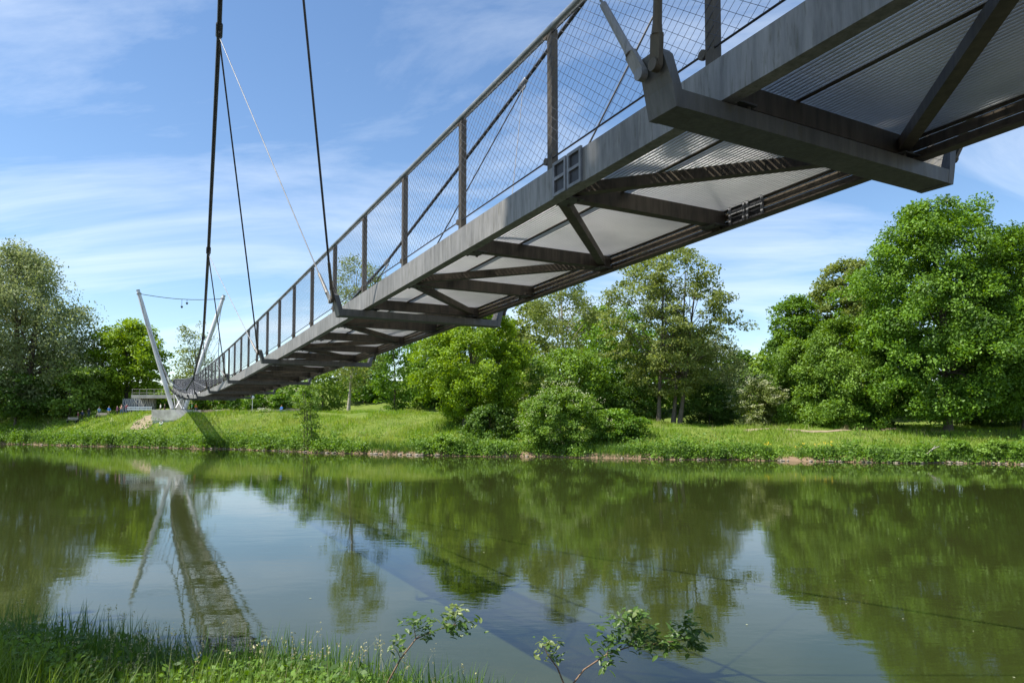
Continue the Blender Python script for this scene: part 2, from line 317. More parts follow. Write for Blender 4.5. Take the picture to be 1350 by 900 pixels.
def sheet(name, pts, mat, nu=24, lift=0.05):
    """a strip of path following the ground: pts = list of (x, y, half width)"""
    V = []; F = []; m = len(pts); k = 5
    for i, (x, y, hw) in enumerate(pts):
        a = Vector(pts[max(i-1, 0)][:2]); b = Vector(pts[min(i+1, m-1)][:2]); d = (b-a).normalized(); s = Vector((-d.y, d.x))
        for j in range(k):
            q = Vector((x, y)) + s*hw*(j/(k-1)*2-1)*(1+0.12*math.sin(i*1.7+j)); V.append((q.x, q.y, float(far_h(q.x, q.y))+lift))
    for i in range(m-1):
        for j in range(k-1): F.append((i*k+j, i*k+j+1, (i+1)*k+j+1, (i+1)*k+j))
    return tag(mesh_np(name, V, F, mat, smooth=True), kind='structure')
sheet('foot_path', [(x, float(shore(x))+15.5+0.25*math.sin(x*.3), .55+.2*math.sin(x*1.3)) for x in np.linspace(29, 46, 30)], M['dirt'])
sheet('promenade_path', [(x, float(shore(x))+19.0, 1.8) for x in np.linspace(-120, -44, 80)], M['dirt'], lift=0.06)
sheet('bare_earth_slope', [(-59.6+0.05*k, 108.9+k*0.8, 1.5+0.03*k) for k in range(9)], M['dirt'], lift=0.07)

# ------------------------------------------------------------------ the suspension footbridge
TH = math.radians(28.554)
UD = Vector((-math.sin(TH), math.cos(TH), 0)); VD = Vector((math.cos(TH), math.sin(TH), 0))
SP = 1.7987; U0 = 2.911; VC = 3.88; HW = 0.985
def pchip(xk, yk):
    xk = np.array(xk, float); yk = np.array(yk, float); h = np.diff(xk); d = np.diff(yk)/h
    m = np.zeros(len(xk)); m[0] = d[0]; m[-1] = d[-1]
    m[1:-1] = (h[1:]*d[:-1]+h[:-1]*d[1:])/(h[1:]+h[:-1])
    def f(x):
        i = int(np.clip(np.searchsorted(xk, x)-1, 0, len(h)-1)); t = (x-xk[i])/h[i]
        return (2*t**3-3*t**2+1)*yk[i]+(t**3-2*t**2+t)*h[i]*m[i]+(-2*t**3+3*t**2)*yk[i+1]+(t**3-t**2)*h[i]*m[i+1]
    return f
ZB = pchip([-30, -14, 0, 10, 20, 28, 36, 44, 54, 66, 80, 108, 127, 138], [2.75, 2.32, 1.894, 1.588, 1.30, 1.12, 1.03, 1.05, 1.25, 1.75, 2.42, 3.66, 4.2, 4.0])
def dlt(uu): return 1.8*max(0, (uu-32)/95.5)**2
def uidx(i): return U0 + SP*i
def B(uu, vv, zz=0.0):
    """bridge coordinates: uu along the deck, vv across from the centre line, zz above the underside of the edge beams"""
    return UD*uu + VD*(VC+dlt(uu)+vv) + Vector((0, 0, CAMZ+ZB(uu)+zz))
I0, I1 = -9, 73
bridge = empty('footbridge', (float((UD*60).x), float((UD*60).y), 0.0))
tag(bridge, 'long grey steel suspension footbridge with net railings crossing the river', 'footbridge')
BLOC = Vector(bridge.location)
class BB(MB):
    def build(s, name, mat, parent=bridge):
        s.v = [(x-BLOC.x, y-BLOC.y, z-BLOC.z) for x, y, z in s.v]
        return MB.build(s, name, mat, parent)
def prism(mb, i0, i1, v0, v1, z0, z1, n=1):
    us = np.linspace(i0, i1, n+1)
    for a, b in zip(us[:-1], us[1:]):
        ua, ub = uidx(a), uidx(b)
        mb.hexa([B(ua, v0, z0), B(ua, v1, z0), B(ub, v1, z0), B(ub, v0, z0), B(ua, v0, z1), B(ua, v1, z1), B(ub, v1, z1), B(ub, v0, z1)])
BAY = [i for i in range(I0, I1, 4) if True]
OUT = list(range(-8, 69, 4))
edges = [I0] + OUT + [I1]
for a, b in zip(edges[:-1], edges[1:]):
    m = BB(); prism(m, a, b, -HW, -HW+0.1, 0, 0.26, 4 if b-a > 2 else 1)   # camera-side box beam
    m.build('edge_beam', M['steel'])
    m = BB()                                                                # far-side beam: three flats on a bottom flange
    n = 4 if b-a > 2 else 1
    for z0, z1 in ((0.012, 0.085), (0.094, 0.165), (0.174, 0.26)): prism(m, a, b, HW-0.02, HW, z0, z1, n)
    prism(m, a, b, HW-0.09, HW, 0.0, 0.012, n)
    m.build('edge_beam', M['steel_dark'])
# stiffeners tying the three flats together, cross joists and diagonals
for i in range(I0, I1+1):
    uu = uidx(i)
    m = BB(); m.hexa([B(uu-.045, -HW+.1, .045), B(uu-.045, HW-.021, .045), B(uu+.045, HW-.021, .045), B(uu+.045, -HW+.1, .045),
                      B(uu-.045, -HW+.1, .185), B(uu-.045, HW-.021, .185), B(uu+.045, HW-.021, .185), B(uu+.045, -HW+.1, .185)])
    m.build('joist', M['steel_dark'])
    if i <= 30:
        m = BB(); m.hexa([B(uu-.05, HW-.1, .0125), B(uu-.05, HW-.0205, .0125), B(uu+.05, HW-.0205, .0125), B(uu+.05, HW-.1, .0125),
                          B(uu-.05, HW-.1, .044), B(uu-.05, HW-.0205, .044), B(uu+.05, HW-.0205, .044), B(uu+.05, HW-.1, .044)])
        m.build('joist_shoe', M['steel_dark'])
    if i < I1:
        s = -1 if i % 2 == 0 else 1
        a = B(uu+.06, s*(-HW+.16), .1); b = B(uidx(i+1)-.06, s*(HW-.16), .1)
        m = BB(); m.bar(a, b, 0.085, 0.085); m.build('diagonal_brace', M['steel_dark'])
    if i <= 24:   # clips that hold the grating on the joists
        for vv in (-.25, .45):
            m = BB(); m.bar(B(uu+.05, vv, .155), B(uu+.13, vv, .165), .05, .04); m.bar(B(uu+.09, vv-.035, .15), B(uu+.09, vv-.035, .2), .025, .025)
            m.build('grating_clip', M['cable'])
# gusset plates with bolt heads where joists meet the edge beams
for i in range(-3, 13):
    for vv in (-HW+.1, HW-.0215):
        s_ = 1 if vv < 0 else -1; m = BB(); c = B(uidx(i), vv+s_*.1, .038)
        m.hexa([c-UD*.11-VD*.095-Vector((0, 0, .006)), c-UD*.11+VD*.09-Vector((0, 0, .006)), c+UD*.11+VD*.09-Vector((0, 0, .006)), c+UD*.11-VD*.095-Vector((0, 0, .006)), c-UD*.11-VD*.095+Vector((0, 0, .006)), c-UD*.11+VD*.09+Vector((0, 0, .006)), c+UD*.11+VD*.09+Vector((0, 0, .006)), c+UD*.11-VD*.095+Vector((0, 0, .006))])
        for du in (-.075, .075):
            for dv in (-.055, .055): m.tube([c+UD*du+VD*dv-Vector((0, 0, .0065)), c+UD*du+VD*dv-Vector((0, 0, .024))], .013, 6)
        m.build('gusset_plate', M['steel_mid'])
# open bar grating: bearing bars along the deck, rods across
nb = 52
def grating(i):
    ua, ub = uidx(i)+.005, uidx(i+1)-.005
    V = []; F = []
    vs = np.linspace(-HW+.115, HW-.035, nb)
    A = [np.array(B(ua, 0, 0)), np.array(B(ub, 0, 0))]; vd = np.array(VD)
    base = np.array([[0, 3, 2, 1], [4, 5, 6, 7], [0, 1, 5, 4], [1, 2, 6, 5], [2, 3, 7, 6], [3, 0, 4, 7]])
    def hx(p): 
        F.append(base+8*len(V)); V.append(p)
    z0, z1 = .1895, .2225
    for q in vs:
        t = .003
        p = []
        for zz in (z0, z1):
            for (e, o_) in ((0, -t), (0, t), (1, t), (1, -t)): p.append(A[e]+vd*(q+o_)+np.array([0, 0, zz]))
        hx(np.array(p))
    nr = 24 if i < 12 else 8
    ud = A[1]-A[0]
    for k in range(nr):
        f = (k+.5)/nr; c = A[0]+ud*f; e = ud/np.linalg.norm(ud)*.003
        p = []
        for zz in (.2125, .2185):
            for (qq, s) in ((vs[0], -1), (vs[-1], -1), (vs[-1], 1), (vs[0], 1)): p.append(c+vd*qq+e*s+np.array([0, 0, zz]))
        hx(np.array(p))
    V = np.concatenate(V)-np.array(BLOC); return mesh_np('deck_grating', V, np.concatenate(F), M['galv'], bridge)
for i in range(I0, I1): grating(i)
for a, b in zip(edges[:-1], edges[1:]):
    m = BB(); prism(m, a, b, -.27, -.235, .1855, .1895, 4 if b-a > 2 else 1); m.build('grating_joint_strip', M['steel_dark'])
# outriggers with raised end brackets
hang_pts = {}
for i in OUT:
    uu = uidx(i); zt = -.004; zb_ = -.105; hw = .115
    m = BB(); L = 1.33
    pts = []
    for z in (zb_, zt):
        for (du, vv) in ((-hw, -L), (-hw, L), (hw, L), (hw, -L)): 
            p = B(uu, vv, z)+UD*du; pts.append(p)
    m.hexa(pts); o = m.build('outrigger', M['steel_mid'])
    for s in (-1, 1):
        m = BB(); pts = []
        for (vv, z, hw2) in ((L, zb_-.002, .117), (L+.02, zb_-.002, .117)):
            pass
        # tapering end plate leaning outwards
        def q(vv, z, du): return B(uu, s*vv, z)+UD*du
        rows = [(L-.06, L+.002, zb_-.003, .1165), (L-.035, L+.03, .02, .1165), (L+.01, L+.085, .19, .1)]
        for (a0, a1, z0, h0), (b0, b1, z1, h1) in zip(rows[:-1], rows[1:]):
            P = [q(a0, z0, -h0), q(a1, z0, -h0), q(a1, z0, h0), q(a0, z0, h0), q(b0, z1, -h1), q(b1, z1, -h1), q(b1, z1, h1), q(b0, z1, h1)]
            if s < 0: P = [P[1], P[0], P[3], P[2], P[5], P[4], P[7], P[6]]
            m.hexa(P)
        b0, b1, z1, h1 = rows[-1]
        P = [q(b0, z1, -h1), q(b1, z1, -h1), q(b1, z1, h1), q(b0, z1, h1), q(b0+.01, z1+.025, -h1*.8), q(b1+.005, z1+.025, -h1*.8), q(b1+.005, z1+.025, h1*.8), q(b0+.01, z1+.025, h1*.8)]
        if s < 0: P = [P[1], P[0], P[3], P[2], P[5], P[4], P[7], P[6]]
        m.hexa(P)
        m.build('hanger_bracket', M['steel_mid'], o)
        for e in (-1, 1): hang_pts[(i, s, e)] = B(uu, s*(L+.095), .12)+UD*(e*.06)
# splice frames with four square openings, their shade put in as dark slabs
def splice(i, vv, s):
    uu = uidx(i); out = []
    for side in (-1, 1):
        m = BB(); c = uu+side*.105; hw = .095; y0 = vv+s*.001; y1 = vv+s*.02
        def bx(u0, u1, z0, z1):
            P = [B(u0, y0, z0), B(u1, y0, z0), B(u1, y1, z0), B(u0, y1, z0), B(u0, y0, z1), B(u1, y0, z1), B(u1, y1, z1), B(u0, y1, z1)]
            m.hexa(P if s < 0 else P)
        bx(c-hw, c-hw+.025, 0, .275); bx(c+hw-.025, c+hw, 0, .275)
        for z0 in (0, .126, .25): bx(c-hw+.025, c+hw-.025, z0, z0+.025)
        o = m.build('splice_frame', M['stainless'])
        for z0 in (.0255, .1515):
            k = BB(); P = [B(c-hw+.0255, vv+s*.0005, z0), B(c+hw-.0255, vv+s*.0005, z0), B(c+hw-.0255, vv+s*.006, z0), B(c-hw+.0255, vv+s*.006, z0)]
            P += [p+Vector((0, 0, .098)) for p in P]; k.hexa(P); k.build('opening_shade_slab', M['cable'], o)
for i in (0.83, 24.83, 48.83):
    splice(i, -HW, -1); splice(i, HW-.02, -1)
# railing: posts, handrails, lower wires, net
RZ = 1.46
def rail_side(s):
    v0 = s*(HW-.05)
    vo = s*(HW+.0)
    proto = None
    for i in range(I0, I1+1):
        uu = uidx(i); c = B(uu, v0, .258)
        m = BB()
        m.hexa([c-UD*.035-VD*.03, c-UD*.035+VD*.03, c+UD*.035+VD*.03, c+UD*.035-VD*.03] + [p+Vector((0, 0, 1.185)) for p in (c-UD*.035-VD*.03, c-UD*.035+VD*.03, c+UD*.035+VD*.03, c+UD*.035-VD*.03)])
        m.tube([c+Vector((0, 0, 1.17))-VD*.029, c+Vector((0, 0, 1.17))+VD*.029], .04, 10)
        po = m.build('railing_post', M['steel_dark'])
        if i <= 20:
            for zz, r in ((1.17, .035), (.1, .032)):
                k = BB(); a = c+Vector((0, 0, zz))+UD*.065; k.tube([a-VD*.012+VD*(s*.02), a+VD*.012+VD*(s*.02)], r, 8); k.bar(c+Vector((0, 0, zz))+UD*.03+VD*s*.02, a+VD*s*.02, .022, .035)
                k.build('clamp', M['steel_dark'], po)
    pts = [B(uidx(i), v0+s*.02, RZ) for i in range(I0, I1+1)]
    m = BB(); m.tube(pts, .03, 10); m.build('handrail', M['rail'])
    m = BB(); m.tube([p - Vector((0, 0, 1.1)) for p in pts], .008, 5); m.build('tension_wire', M['cable'])
    m = BB(); m.tube([p - Vector((0, 0, .05)) for p in pts], .005, 5); m.build('net_border_wire', M['cable'])
    # diamond net
    cw, r = .075, .0016
    z0, z1 = .36, 1.41; ht = z1-z0; nrow = 8; V = []; 
    us = np.arange(uidx(I0), uidx(14 if s < 0 else 14), cw)
    def wire(a, b, rad):
        a = np.array(a); b = np.array(b); e = np.array(VD)*rad; d = (b-a)/np.linalg.norm(b-a); g = np.cross(d, np.array(VD))*rad
        V.append(np.array([a+e, a-.5*e+.87*g, a-.5*e-.87*g, b+e, b-.5*e+.87*g, b-.5*e-.87*g]))
    run = 1.3
    for seg, cwid, rad in (((I0, 14), .105, .0016), ((14, 34), .14, .002), ((34, I1), .24, .0035)):
        for uu in np.arange(uidx(seg[0]), uidx(seg[1])-run, cwid):
            wire(B(uu, v0+s*.03, z0), B(uu+run, v0+s*.03, z1), rad); wire(B(uu+run, v0+s*.032, z0), B(uu, v0+s*.032, z1), rad)
    V = np.concatenate(V); nw = len(V)//6
    base = np.array([[0, 1, 4, 3], [1, 2, 5, 4], [2, 0, 3, 5]])
    F = (base[None]+6*np.arange(nw)[:, None, None]).reshape(-1, 4)
    o = mesh_np('wire_net', V-np.array(BLOC), F, M['net'], bridge); o['kind'] = 'stuff'
rail_side(-1); rail_side(1)
# masts, main cables, hangers
MU = 127.5
CV = VC + dlt(MU)
def mastpt(vabs, z, uu=MU): return UD*uu + VD*vabs + Vector((0, 0, z))
MT = {-1: (-0.73, 25.2), 1: (12.33, 25.4)}; MF = {-1: (4.75, 5.6), 1: (6.55, 5.6)}
for s in (-1, 1):
    f = mastpt(*MF[s]); t = mastpt(*MT[s])
    m = BB(); m.tube([f, f.lerp(t, .1), f.lerp(t, .5), f.lerp(t, .9), t], [.29, .34, .37, .33, .27], 16); o = m.build('mast', M['mast'])
    k = BB(); d = (t-f).normalized(); k.tube([t+d*.002, t+d*.12], .29, 14); k.tube([t-d*.6, t-d*.45], .37, 14); k.build('mast_cap', M['steel'], o)
    k = BB(); k.tube([f-Vector((0, 0, .0))+Vector((0, 0, .03)), f+Vector((0, 0, .12))], .62, 14)
    for q in range(8): k.tube([f+Vector((.52*math.cos(q*.785), .52*math.sin(q*.785), .121)), f+Vector((.52*math.cos(q*.785), .52*math.sin(q*.785), .22))], .05, 6)
    k.build('base_plate', M['steel_mid'], o)
a, b = mastpt(*MT[-1]), mastpt(*MT[1]); mid = a.lerp(b, .52)
m = BB(); m.tube([a.lerp(b, x)-Vector((0, 0, .5+.5*math.sin(math.pi*x))) for x in np.linspace(0, 1, 11)], .05, 6); m.build('tie_cable', M['cable'])
for x, dz in ((.5, 1.2), (.56, .55)):
    p = a.lerp(b, x)-Vector((0, 0, .98)); m = BB(); m.tube([p, p-Vector((0, 0, dz))], .03, 5); m.tube([p-Vector((0, 0, dz)), p-Vector((0, 0, dz+.3))], [.22, .12], 8); m.build('hanging_lamp', M['cable'])
NM = -30.0   # near masts stand behind the viewer
def cable_pts(s):
    near = {-1: {2: (.62, 10.2), 6: (1.16, 7.27), 10: (1.60, 4.67), 14: (2.03, 2.94), 18: (2.16, 1.75), 22: (2.27, 1.5)},
            1: {2: (8.7, 10.9), 6: (7.75, 7.8), 10: (6.82, 4.91), 14: (6.2, 3.1), 18: (5.8, 1.9), 22: (5.55, 1.6)}}[s]
    out = {}
    for i in range(-6, 67, 4):
        uu = uidx(i)
        if i in near: vv, zz = near[i]
        elif i < 2:
            dv, dz = (near[2][0]-near[6][0])/4, (near[2][1]-near[6][1])/4
            vv = near[2][0]+dv*(2-i)*1.12; zz = near[2][1]+dz*(2-i)*(1.06+.012*(2-i))
        else:
            f = (uu-uidx(24))/(MU-uidx(24)); f = max(f, 0)
            ve = near[22][0]+dlt(uu)*.0; z0 = max(1.5, ZB(uu)+.55)
            vv = near[22][0]*(1-f**1.7)+MT[s][0]*f**1.7
            if f < .75: vv = vv + dlt(uu)*(1-f)
            zz = 1.5+(MT[s][1]-CAMZ-1.5)*(.15*f+.85*f**2)
            zz = max(zz, ZB(uu)+.6)
        out[i] = UD*uu+VD*vv+Vector((0, 0, CAMZ+zz))
    return out
for s in (-1, 1):
    cp = cable_pts(s); ks = sorted(cp)
    d = (cp[ks[0]]-cp[ks[1]]); e = cp[ks[0]]+d.normalized()*14
    pts = [e]+[cp[k] for k in ks]+[mastpt(MT[s][0], MT[s][1]-.3)]
    m = BB(); m.tube(pts, .043, 8); m.build('main_cable', M['cable'] if s < 0 else M['cable'])
    for k in ks:
        p = cp[k]; m = BB(); dirn = (cp[min(k+4, ks[-1])]-cp[max(k-4, ks[0])]).normalized()
        m.tube([p-dirn*.16, p-dirn*.13, p+dirn*.13, p+dirn*.16], [.05, .065, .065, .05], 10); m.bar(p-dirn*.1-Vector((0, 0, .09)), p+dirn*.1-Vector((0, 0, .09)), .03, .12)
        m.build('cable_clamp', M['cable'] if s < 0 else M['stainless'])
        for j, e, mat, r in ((k-2, 1, 'stainless', .0085), (k+2, -1, 'cable', .0165)):  # shade on every second hanger is given by the dark material
            if (j, s, e) not in hang_pts: continue
            q = hang_pts[(j, s, e)]; p2 = p-Vector((0, 0, .12)); d = (p2-q).normalized(); ln = (p2-q).length
            if ln < .35: continue
            m = BB(); m.tube([q+d*.1, p2], r, 6); h = m.build('hanger', M[mat])
            # fork socket on the bracket
            g = BB(); tt = UD*.035
            l1 = min(.16, ln*.3); l2 = min(.55, ln*.6)
            g.tube([q+VD*(s*.0)-VD*.015*s, q+VD*.03*s], .036, 10)
            g.bar(q, q+d*l1, .03, .075, up=UD); g.tube([q+d*l1, q+d*l1*1.3, q+d*l2], [.032, .026, .022], 8)
            g.build('fork_socket', M['steel_dark'] if mat == 'cable' else M['steel'], h)
# pier, struts and a column beneath the landing
m = BB()
pc = UD*MU+VD*CV
def PB(x0, x1, y0, y1, z0, z1, tx=0.0):
    m.hexa([(pc.x+x0, pc.y+y0, z0), (pc.x+x1+tx, pc.y+y0, z0), (pc.x+x1+tx, pc.y+y1, z0), (pc.x+x0, pc.y+y1, z0), (pc.x+x0, pc.y+y0, z1), (pc.x+x1, pc.y+y0, z1), (pc.x+x1, pc.y+y1, z1), (pc.x+x0, pc.y+y1, z1)])
PB(-2.2, 1.4, -4.5, 2.2, 3.9, 5.62, 1.5); PB(-2.1, 1.45, -4.4, 2.1, 2.0, 3.897, 2.2); m.build('pier', M['concrete'])
for s in (-1, 1):
    m = BB(); a = mastpt(CV+s*.5, 5.6); b = B(MU-2, s*.9, -.02); m.tube([a, b], .09, 8); m.build('pier_strut', M['mast'])
    m = BB(); a = mastpt(CV-s*.6, 5.6); b = B(MU+2, s*.9, -.02); m.tube([a, b], .09, 8); m.build('pier_strut', M['mast'])
m = BB(); c = B(MU+4, .3, 0); m.box(c.x-.5, c.x+.55, c.y-.5, c.y+.5, 4.4, c.z-.002); m.build('landing_column', M['concrete_dark'])
# near mast pair behind the viewer
for s in (-1, 1):
    f = UD*NM+VD*(VC+s*.9)+Vector((0, 0, 2.7)); t = UD*NM+VD*(VC+s*7.6)+Vector((0, 0, 30))
    m = BB(); m.tube([f, f.lerp(t, .5), t], [.3, .38, .27], 12); m.build('mast', M['mast'])

# ------------------------------------------------------------------ concrete approach bridge on the far bank
ab = empty('approach_bridge', (-63, 124, 5.2)); tag(ab, 'low concrete approach bridge with metal railing beside the left mast foot', 'bridge')
def child(mb, name, mat, par):
    root = par
    while root.parent is not None: root = root.parent
    l = root.location
    mb.v = [(x-l.x, y-l.y, z-l.z) for x, y, z in mb.v]; return mb.build(name, mat, par)
m = MB(); m.box(-67.8, -57, 121.5, 126.5, 7.75, 8.35); child(m, 'slab', M['concrete_dark'], ab)
for k in range(9):
    x = -67.7+k*1.3; m = MB(); m.box(x-.03, x+.03, 121.6, 121.66, 8.35, 9.35); child(m, 'railing_post', M['steel'], ab)
for z in (9.35, 8.7):
    m = MB(); m.tube([(-67.8, 121.63, z), (-57, 121.63, z)], .025, 6); child(m, 'rail', M['steel'], ab)
def graffiti_mat():
    mt, t, o = newmat('sprayed_wall'); p = N(t, 'ShaderNodeBsdfPrincipled'); p.inputs['Roughness'].default_value = .9
    tc = N(t, 'ShaderNodeTexCoord'); wv = N(t, 'ShaderNodeTexWave', i_Scale=0.9, i_Distortion=9.0, i_Detail=1.0); t.links.new(tc.outputs['Object'], wv.inputs[0])
    cr = N(t, 'ShaderNodeValToRGB'); cr.color_ramp.elements[0].position = .2; cr.color_ramp.elements[0].color = (.05, .06, .1, 1)
    cr.color_ramp.elements[1].position = .3; cr.color_ramp.elements[1].color = (.42, .42, .4, 1); t.links.new(wv.outputs[0], cr.inputs[0])
    t.links.new(cr.outputs[0], p.inputs['Base Color']); t.links.new(p.outputs[0], o.inputs[0]); return mt
m = MB(); m.box(-71, -65.3, 124.5, 125.4, 4.6, 7.747); child(m, 'abutment_wall', graffiti_mat(), ab)
m = MB(); m.box(-60.4, -59.8, 123.4, 124.2, 4.6, 7.747); child(m, 'column', M['concrete_dark'], ab)

# ------------------------------------------------------------------ vegetation builders
def leaf_quads(P, Nrm, L, W, r):
    """one folded leaf (two triangles) at each point P with normal Nrm"""
    n = len(P); t = r.normal(size=(n, 3)); t -= Nrm*(t*Nrm).sum(1, keepdims=True); t /= np.linalg.norm(t, axis=1, keepdims=True)+1e-9
    b = np.cross(Nrm, t); L = L[:, None]; W = W[:, None]
    V = np.stack([P-t*L*.5, P+b*W*.5+Nrm*W*.12, P+t*L*.5, P-b*W*.5+Nrm*W*.12], 1).reshape(-1, 3)
    return V
QF = lambda n: (np.arange(4)[None]+4*np.arange(n)[:, None])
def unit(a): return a/(np.linalg.norm(a, axis=-1, keepdims=True)+1e-9)
def lobe_noise(p, seed, f):
    r = np.random.default_rng(seed); o = np.zeros(len(p))
    for k in range(5):
        d = unit(r.normal(size=3))*f*(0.7+0.8*r.random()); o += np.sin(p@d*6.283+r.random()*6.28)
    return o/5
def foliage(name, C, RX, RY, RZ, lobes, ncl, lpc, cs, ls, mat, parent, seed, flat=.5, gap=-.25, droop=0.0, aspect=.7, prof='round', outer=.38):
    """leaf clusters through a crown: C centre, RX RY RZ half sizes"""
    r = np.random.default_rng(seed)
    # envelope: a profile over height with lumpy lobes
    lob = []
    for k in range(lobes):
        a = r.random()*6.283; t = r.uniform(-.75, .8)
        lob.append((a, t, r.uniform(.12, .34)))
    pts = []; tries = 0
    while sum(len(p) for p in pts) < ncl and tries < 60:
        tries += 1; m = ncl*2
        t = r.uniform(-1, 1, m); a = r.random(m)*6.283
        if prof == 'round': R = np.sqrt(np.clip(1-t*t, 0, 1))**.8
        elif prof == 'dome': R = np.where(t > -.3, np.sqrt(np.clip(1-((t+.3)/1.3)**2, 0, 1)), 1-.35*((-.3-t)/.7)**2)
        elif prof == 'cone': R = np.clip((1-t)/1.7, 0, 1)**.75*np.clip((t+1.05)*3, 0, 1)**.5
        elif prof == 'column': R = np.clip(1-np.abs(t)**3.5, 0, 1)**.6
        else: R = np.sqrt(np.clip(1-t*t, 0, 1))
        bump = np.zeros(m)
        for (la, lt, ls_) in lob:
            da = np.abs((a-la+np.pi) % (2*np.pi)-np.pi); bump = np.maximum(bump, ls_*np.exp(-(da/.55)**2-((t-lt)/.28)**2))
        R = R*(.76+bump+.07*r.normal(size=m))
        rad = R*r.random(m)**outer
        keep = r.random(m) < (R+.12)
        p = np.stack([C[0]+RX*rad*np.cos(a), C[1]+RY*rad*np.sin(a), C[2]+RZ*(t*(1-.0*rad))+RZ*.25*bump*np.where(t > 0, 1, 0)], 1)
        nz = lobe_noise(p, seed+5, 1/(cs*5)); keep &= nz > gap
        pts.append(p[keep])
    cc = np.concatenate(pts)[:ncl]; ncl = len(cc)
    out = unit((cc-np.array(C))/np.array([RX, RY, RZ]))
    csz = cs*r.uniform(.55, 1.35, ncl)
    n = (lpc*np.clip((csz/cs)**2, .3, 1.8)).astype(int); idx = np.repeat(np.arange(ncl), n); m = len(idx)
    q = unit(r.normal(size=(m, 3)))*(r.random(m)**.5)[:, None]; q[:, 2] *= flat
    # tilt clusters so they dome over and hang outward
    o = out[idx]; q[:, 2] -= .22*(q[:, 0]*o[:, 0]+q[:, 1]*o[:, 1]) + droop*r.random(m)*np.abs(r.normal(size=m))
    P = cc[idx]+q*csz[idx][:, None]
    Nr = unit(.55*o+np.array([0, 0, .55])+.75*r.normal(size=(m, 3)))
    if droop > .5: Nr = unit(.8*o*np.array([1, 1, .2])+.7*r.normal(size=(m, 3)))
    L = ls*r.uniform(.6, 1.3, m); V = leaf_quads(P, Nr, L, L*aspect, r)
    pl = np.array(parent.location) if parent is not None else 0
    ob = mesh_np(name, V-pl, QF(m), mat, parent)
    return ob, cc
def trunk(parent, base, stems, top, mat, cc, r, nl=18, r0=.25, low=.3, limb_r=.3):
    """tapered stems with limbs that run out to leaf clusters"""
    root = Vector(parent.location); rr = random.Random(int(r*1000))
    sp = []
    mb = MB()
    for (dx, dy, lean) in stems:
        b = Vector(base)+Vector((dx, dy, -.3)); t = Vector(top)+Vector((dx*lean, dy*lean, 0)); pts = []; rs = []
        for k in range(8):
            f = k/7; p = b.lerp(t, f)+Vector((math.sin(f*5+dx*3)*.25*f, math.cos(f*4+dy)*.2*f, 0)); pts.append(p); rs.append(r0*(1-.8*f)*(1.35 if k == 0 else 1))
        sp.append(pts); mb.tube([p-root for p in pts], rs, 8)
    mb.build('trunk', mat, parent)
    if nl:
        mb = MB(); ch = cc[np.random.default_rng(int(r*99)).permutation(len(cc))[:nl]]
        for c in ch:
            c = Vector(c); pts = rr.choice(sp); H = pts[-1].z-pts[0].z
            zt = min(max((c.z-pts[0].z)*rr.uniform(.45, .8), low*H), H*.96); f = zt/H*7; k = min(int(f), 6); s = pts[k].lerp(pts[k+1], f-k)
            md = s.lerp(c, .5)+Vector((0, 0, (c-s).length*.1)); rad = r0*limb_r*(1-.6*zt/H)
            e = s.lerp(c, .78)+Vector((0, 0, (c-s).length*.07))
            mb.tube([s-root, s.lerp(md, .5)-root, md-root, e-root, c-root], [rad, rad*.85, rad*.6, rad*.38, rad*.15], 5, cap=False)
        mb.build('limbs', mat, parent)
TREES = []
def tree(name, label, px, Y, ytop, ybot, hw_px, leaf, ncl, lpc, cs, ls, seed, cat='tree', group=None, stems=((0, 0, 1),), bark='bark', r0=.3, nl=18, prof='round', flat=.5, gap=-.25, droop=0., aspect=.7, ry=None, xtrunk=None, lobes=10, outer=.38, blossom=None, base_z=None):
    """a tree surveyed from the photograph: px crown centre, Y distance, ytop/ybot crown limits, hw_px half width"""
    tp = at(px, ytop, Y); bt = at(px, ybot, Y); hw = hw_px/900*Y
    xb = at(xtrunk if xtrunk is not None else px, 548, Y).x; gz = float(far_h(xb, Y)) if base_z is None else base_z
    zb = max(bt.z, gz-.3)
    root = empty(name, (xb, Y, gz)); tag(root, label, cat, group)
    C = ((tp.x+bt.x)/2, Y, (tp.z+zb)/2); RZ = (tp.z-zb)/2
    ob, cc = foliage('crown' if cat == 'tree' else 'foliage', C, hw, ry or hw*.85, RZ, lobes, ncl, lpc, cs, ls, M[leaf], root, seed, flat, gap, droop, aspect, prof, outer)
    trunk(root, (xb, Y, gz), stems, (C[0], Y, zb+(tp.z-zb)*.86), M[bark], cc, seed+.5, nl, r0)
    if blossom:
        r = np.random.default_rng(seed+3); pick = cc[r.permutation(len(cc))[:int(len(cc)*blossom[0])]]
        o_ = unit((pick-np.array(C))/np.array([hw, hw, RZ])); pick = pick + o_*cs*.85 + np.array([0, 0, cs*.2])
        nn = blossom[1]; idx = np.repeat(np.arange(len(pick)), nn); P = pick[idx]+r.normal(size=(len(idx), 3))*np.array([.3, .3, .12])*cs
        L = r.uniform(.5, 1.1, len(idx))*ls*.6; V = leaf_quads(P, unit(np.array([0, -.3, 1])+.4*r.normal(size=(len(idx), 3))), L, L, r)
        o = mesh_np('blossom', V-np.array(root.location), QF(len(idx)), M['blossom'], root)
    return root
G = 'trees on the far bank'
tree('willow_tree', 'huge grey-green willow at the left edge of the picture', 20, 124, 326, 535, 108, 'leaf_willow', 760, 100, 2.5, .55, 11, group=G, stems=((0, 0, 1), (1.2, .5, 3)), r0=.7, nl=40, flat=.7, gap=-.3, droop=.55, aspect=.45, xtrunk=22, prof='dome', lobes=16)
tree('linden_tree', 'pale green tree in front of the huge willow', 92, 121, 478, 545, 42, 'leaf_pale', 90, 70, 1.5, .5, 12, group=G, r0=.25, nl=14)
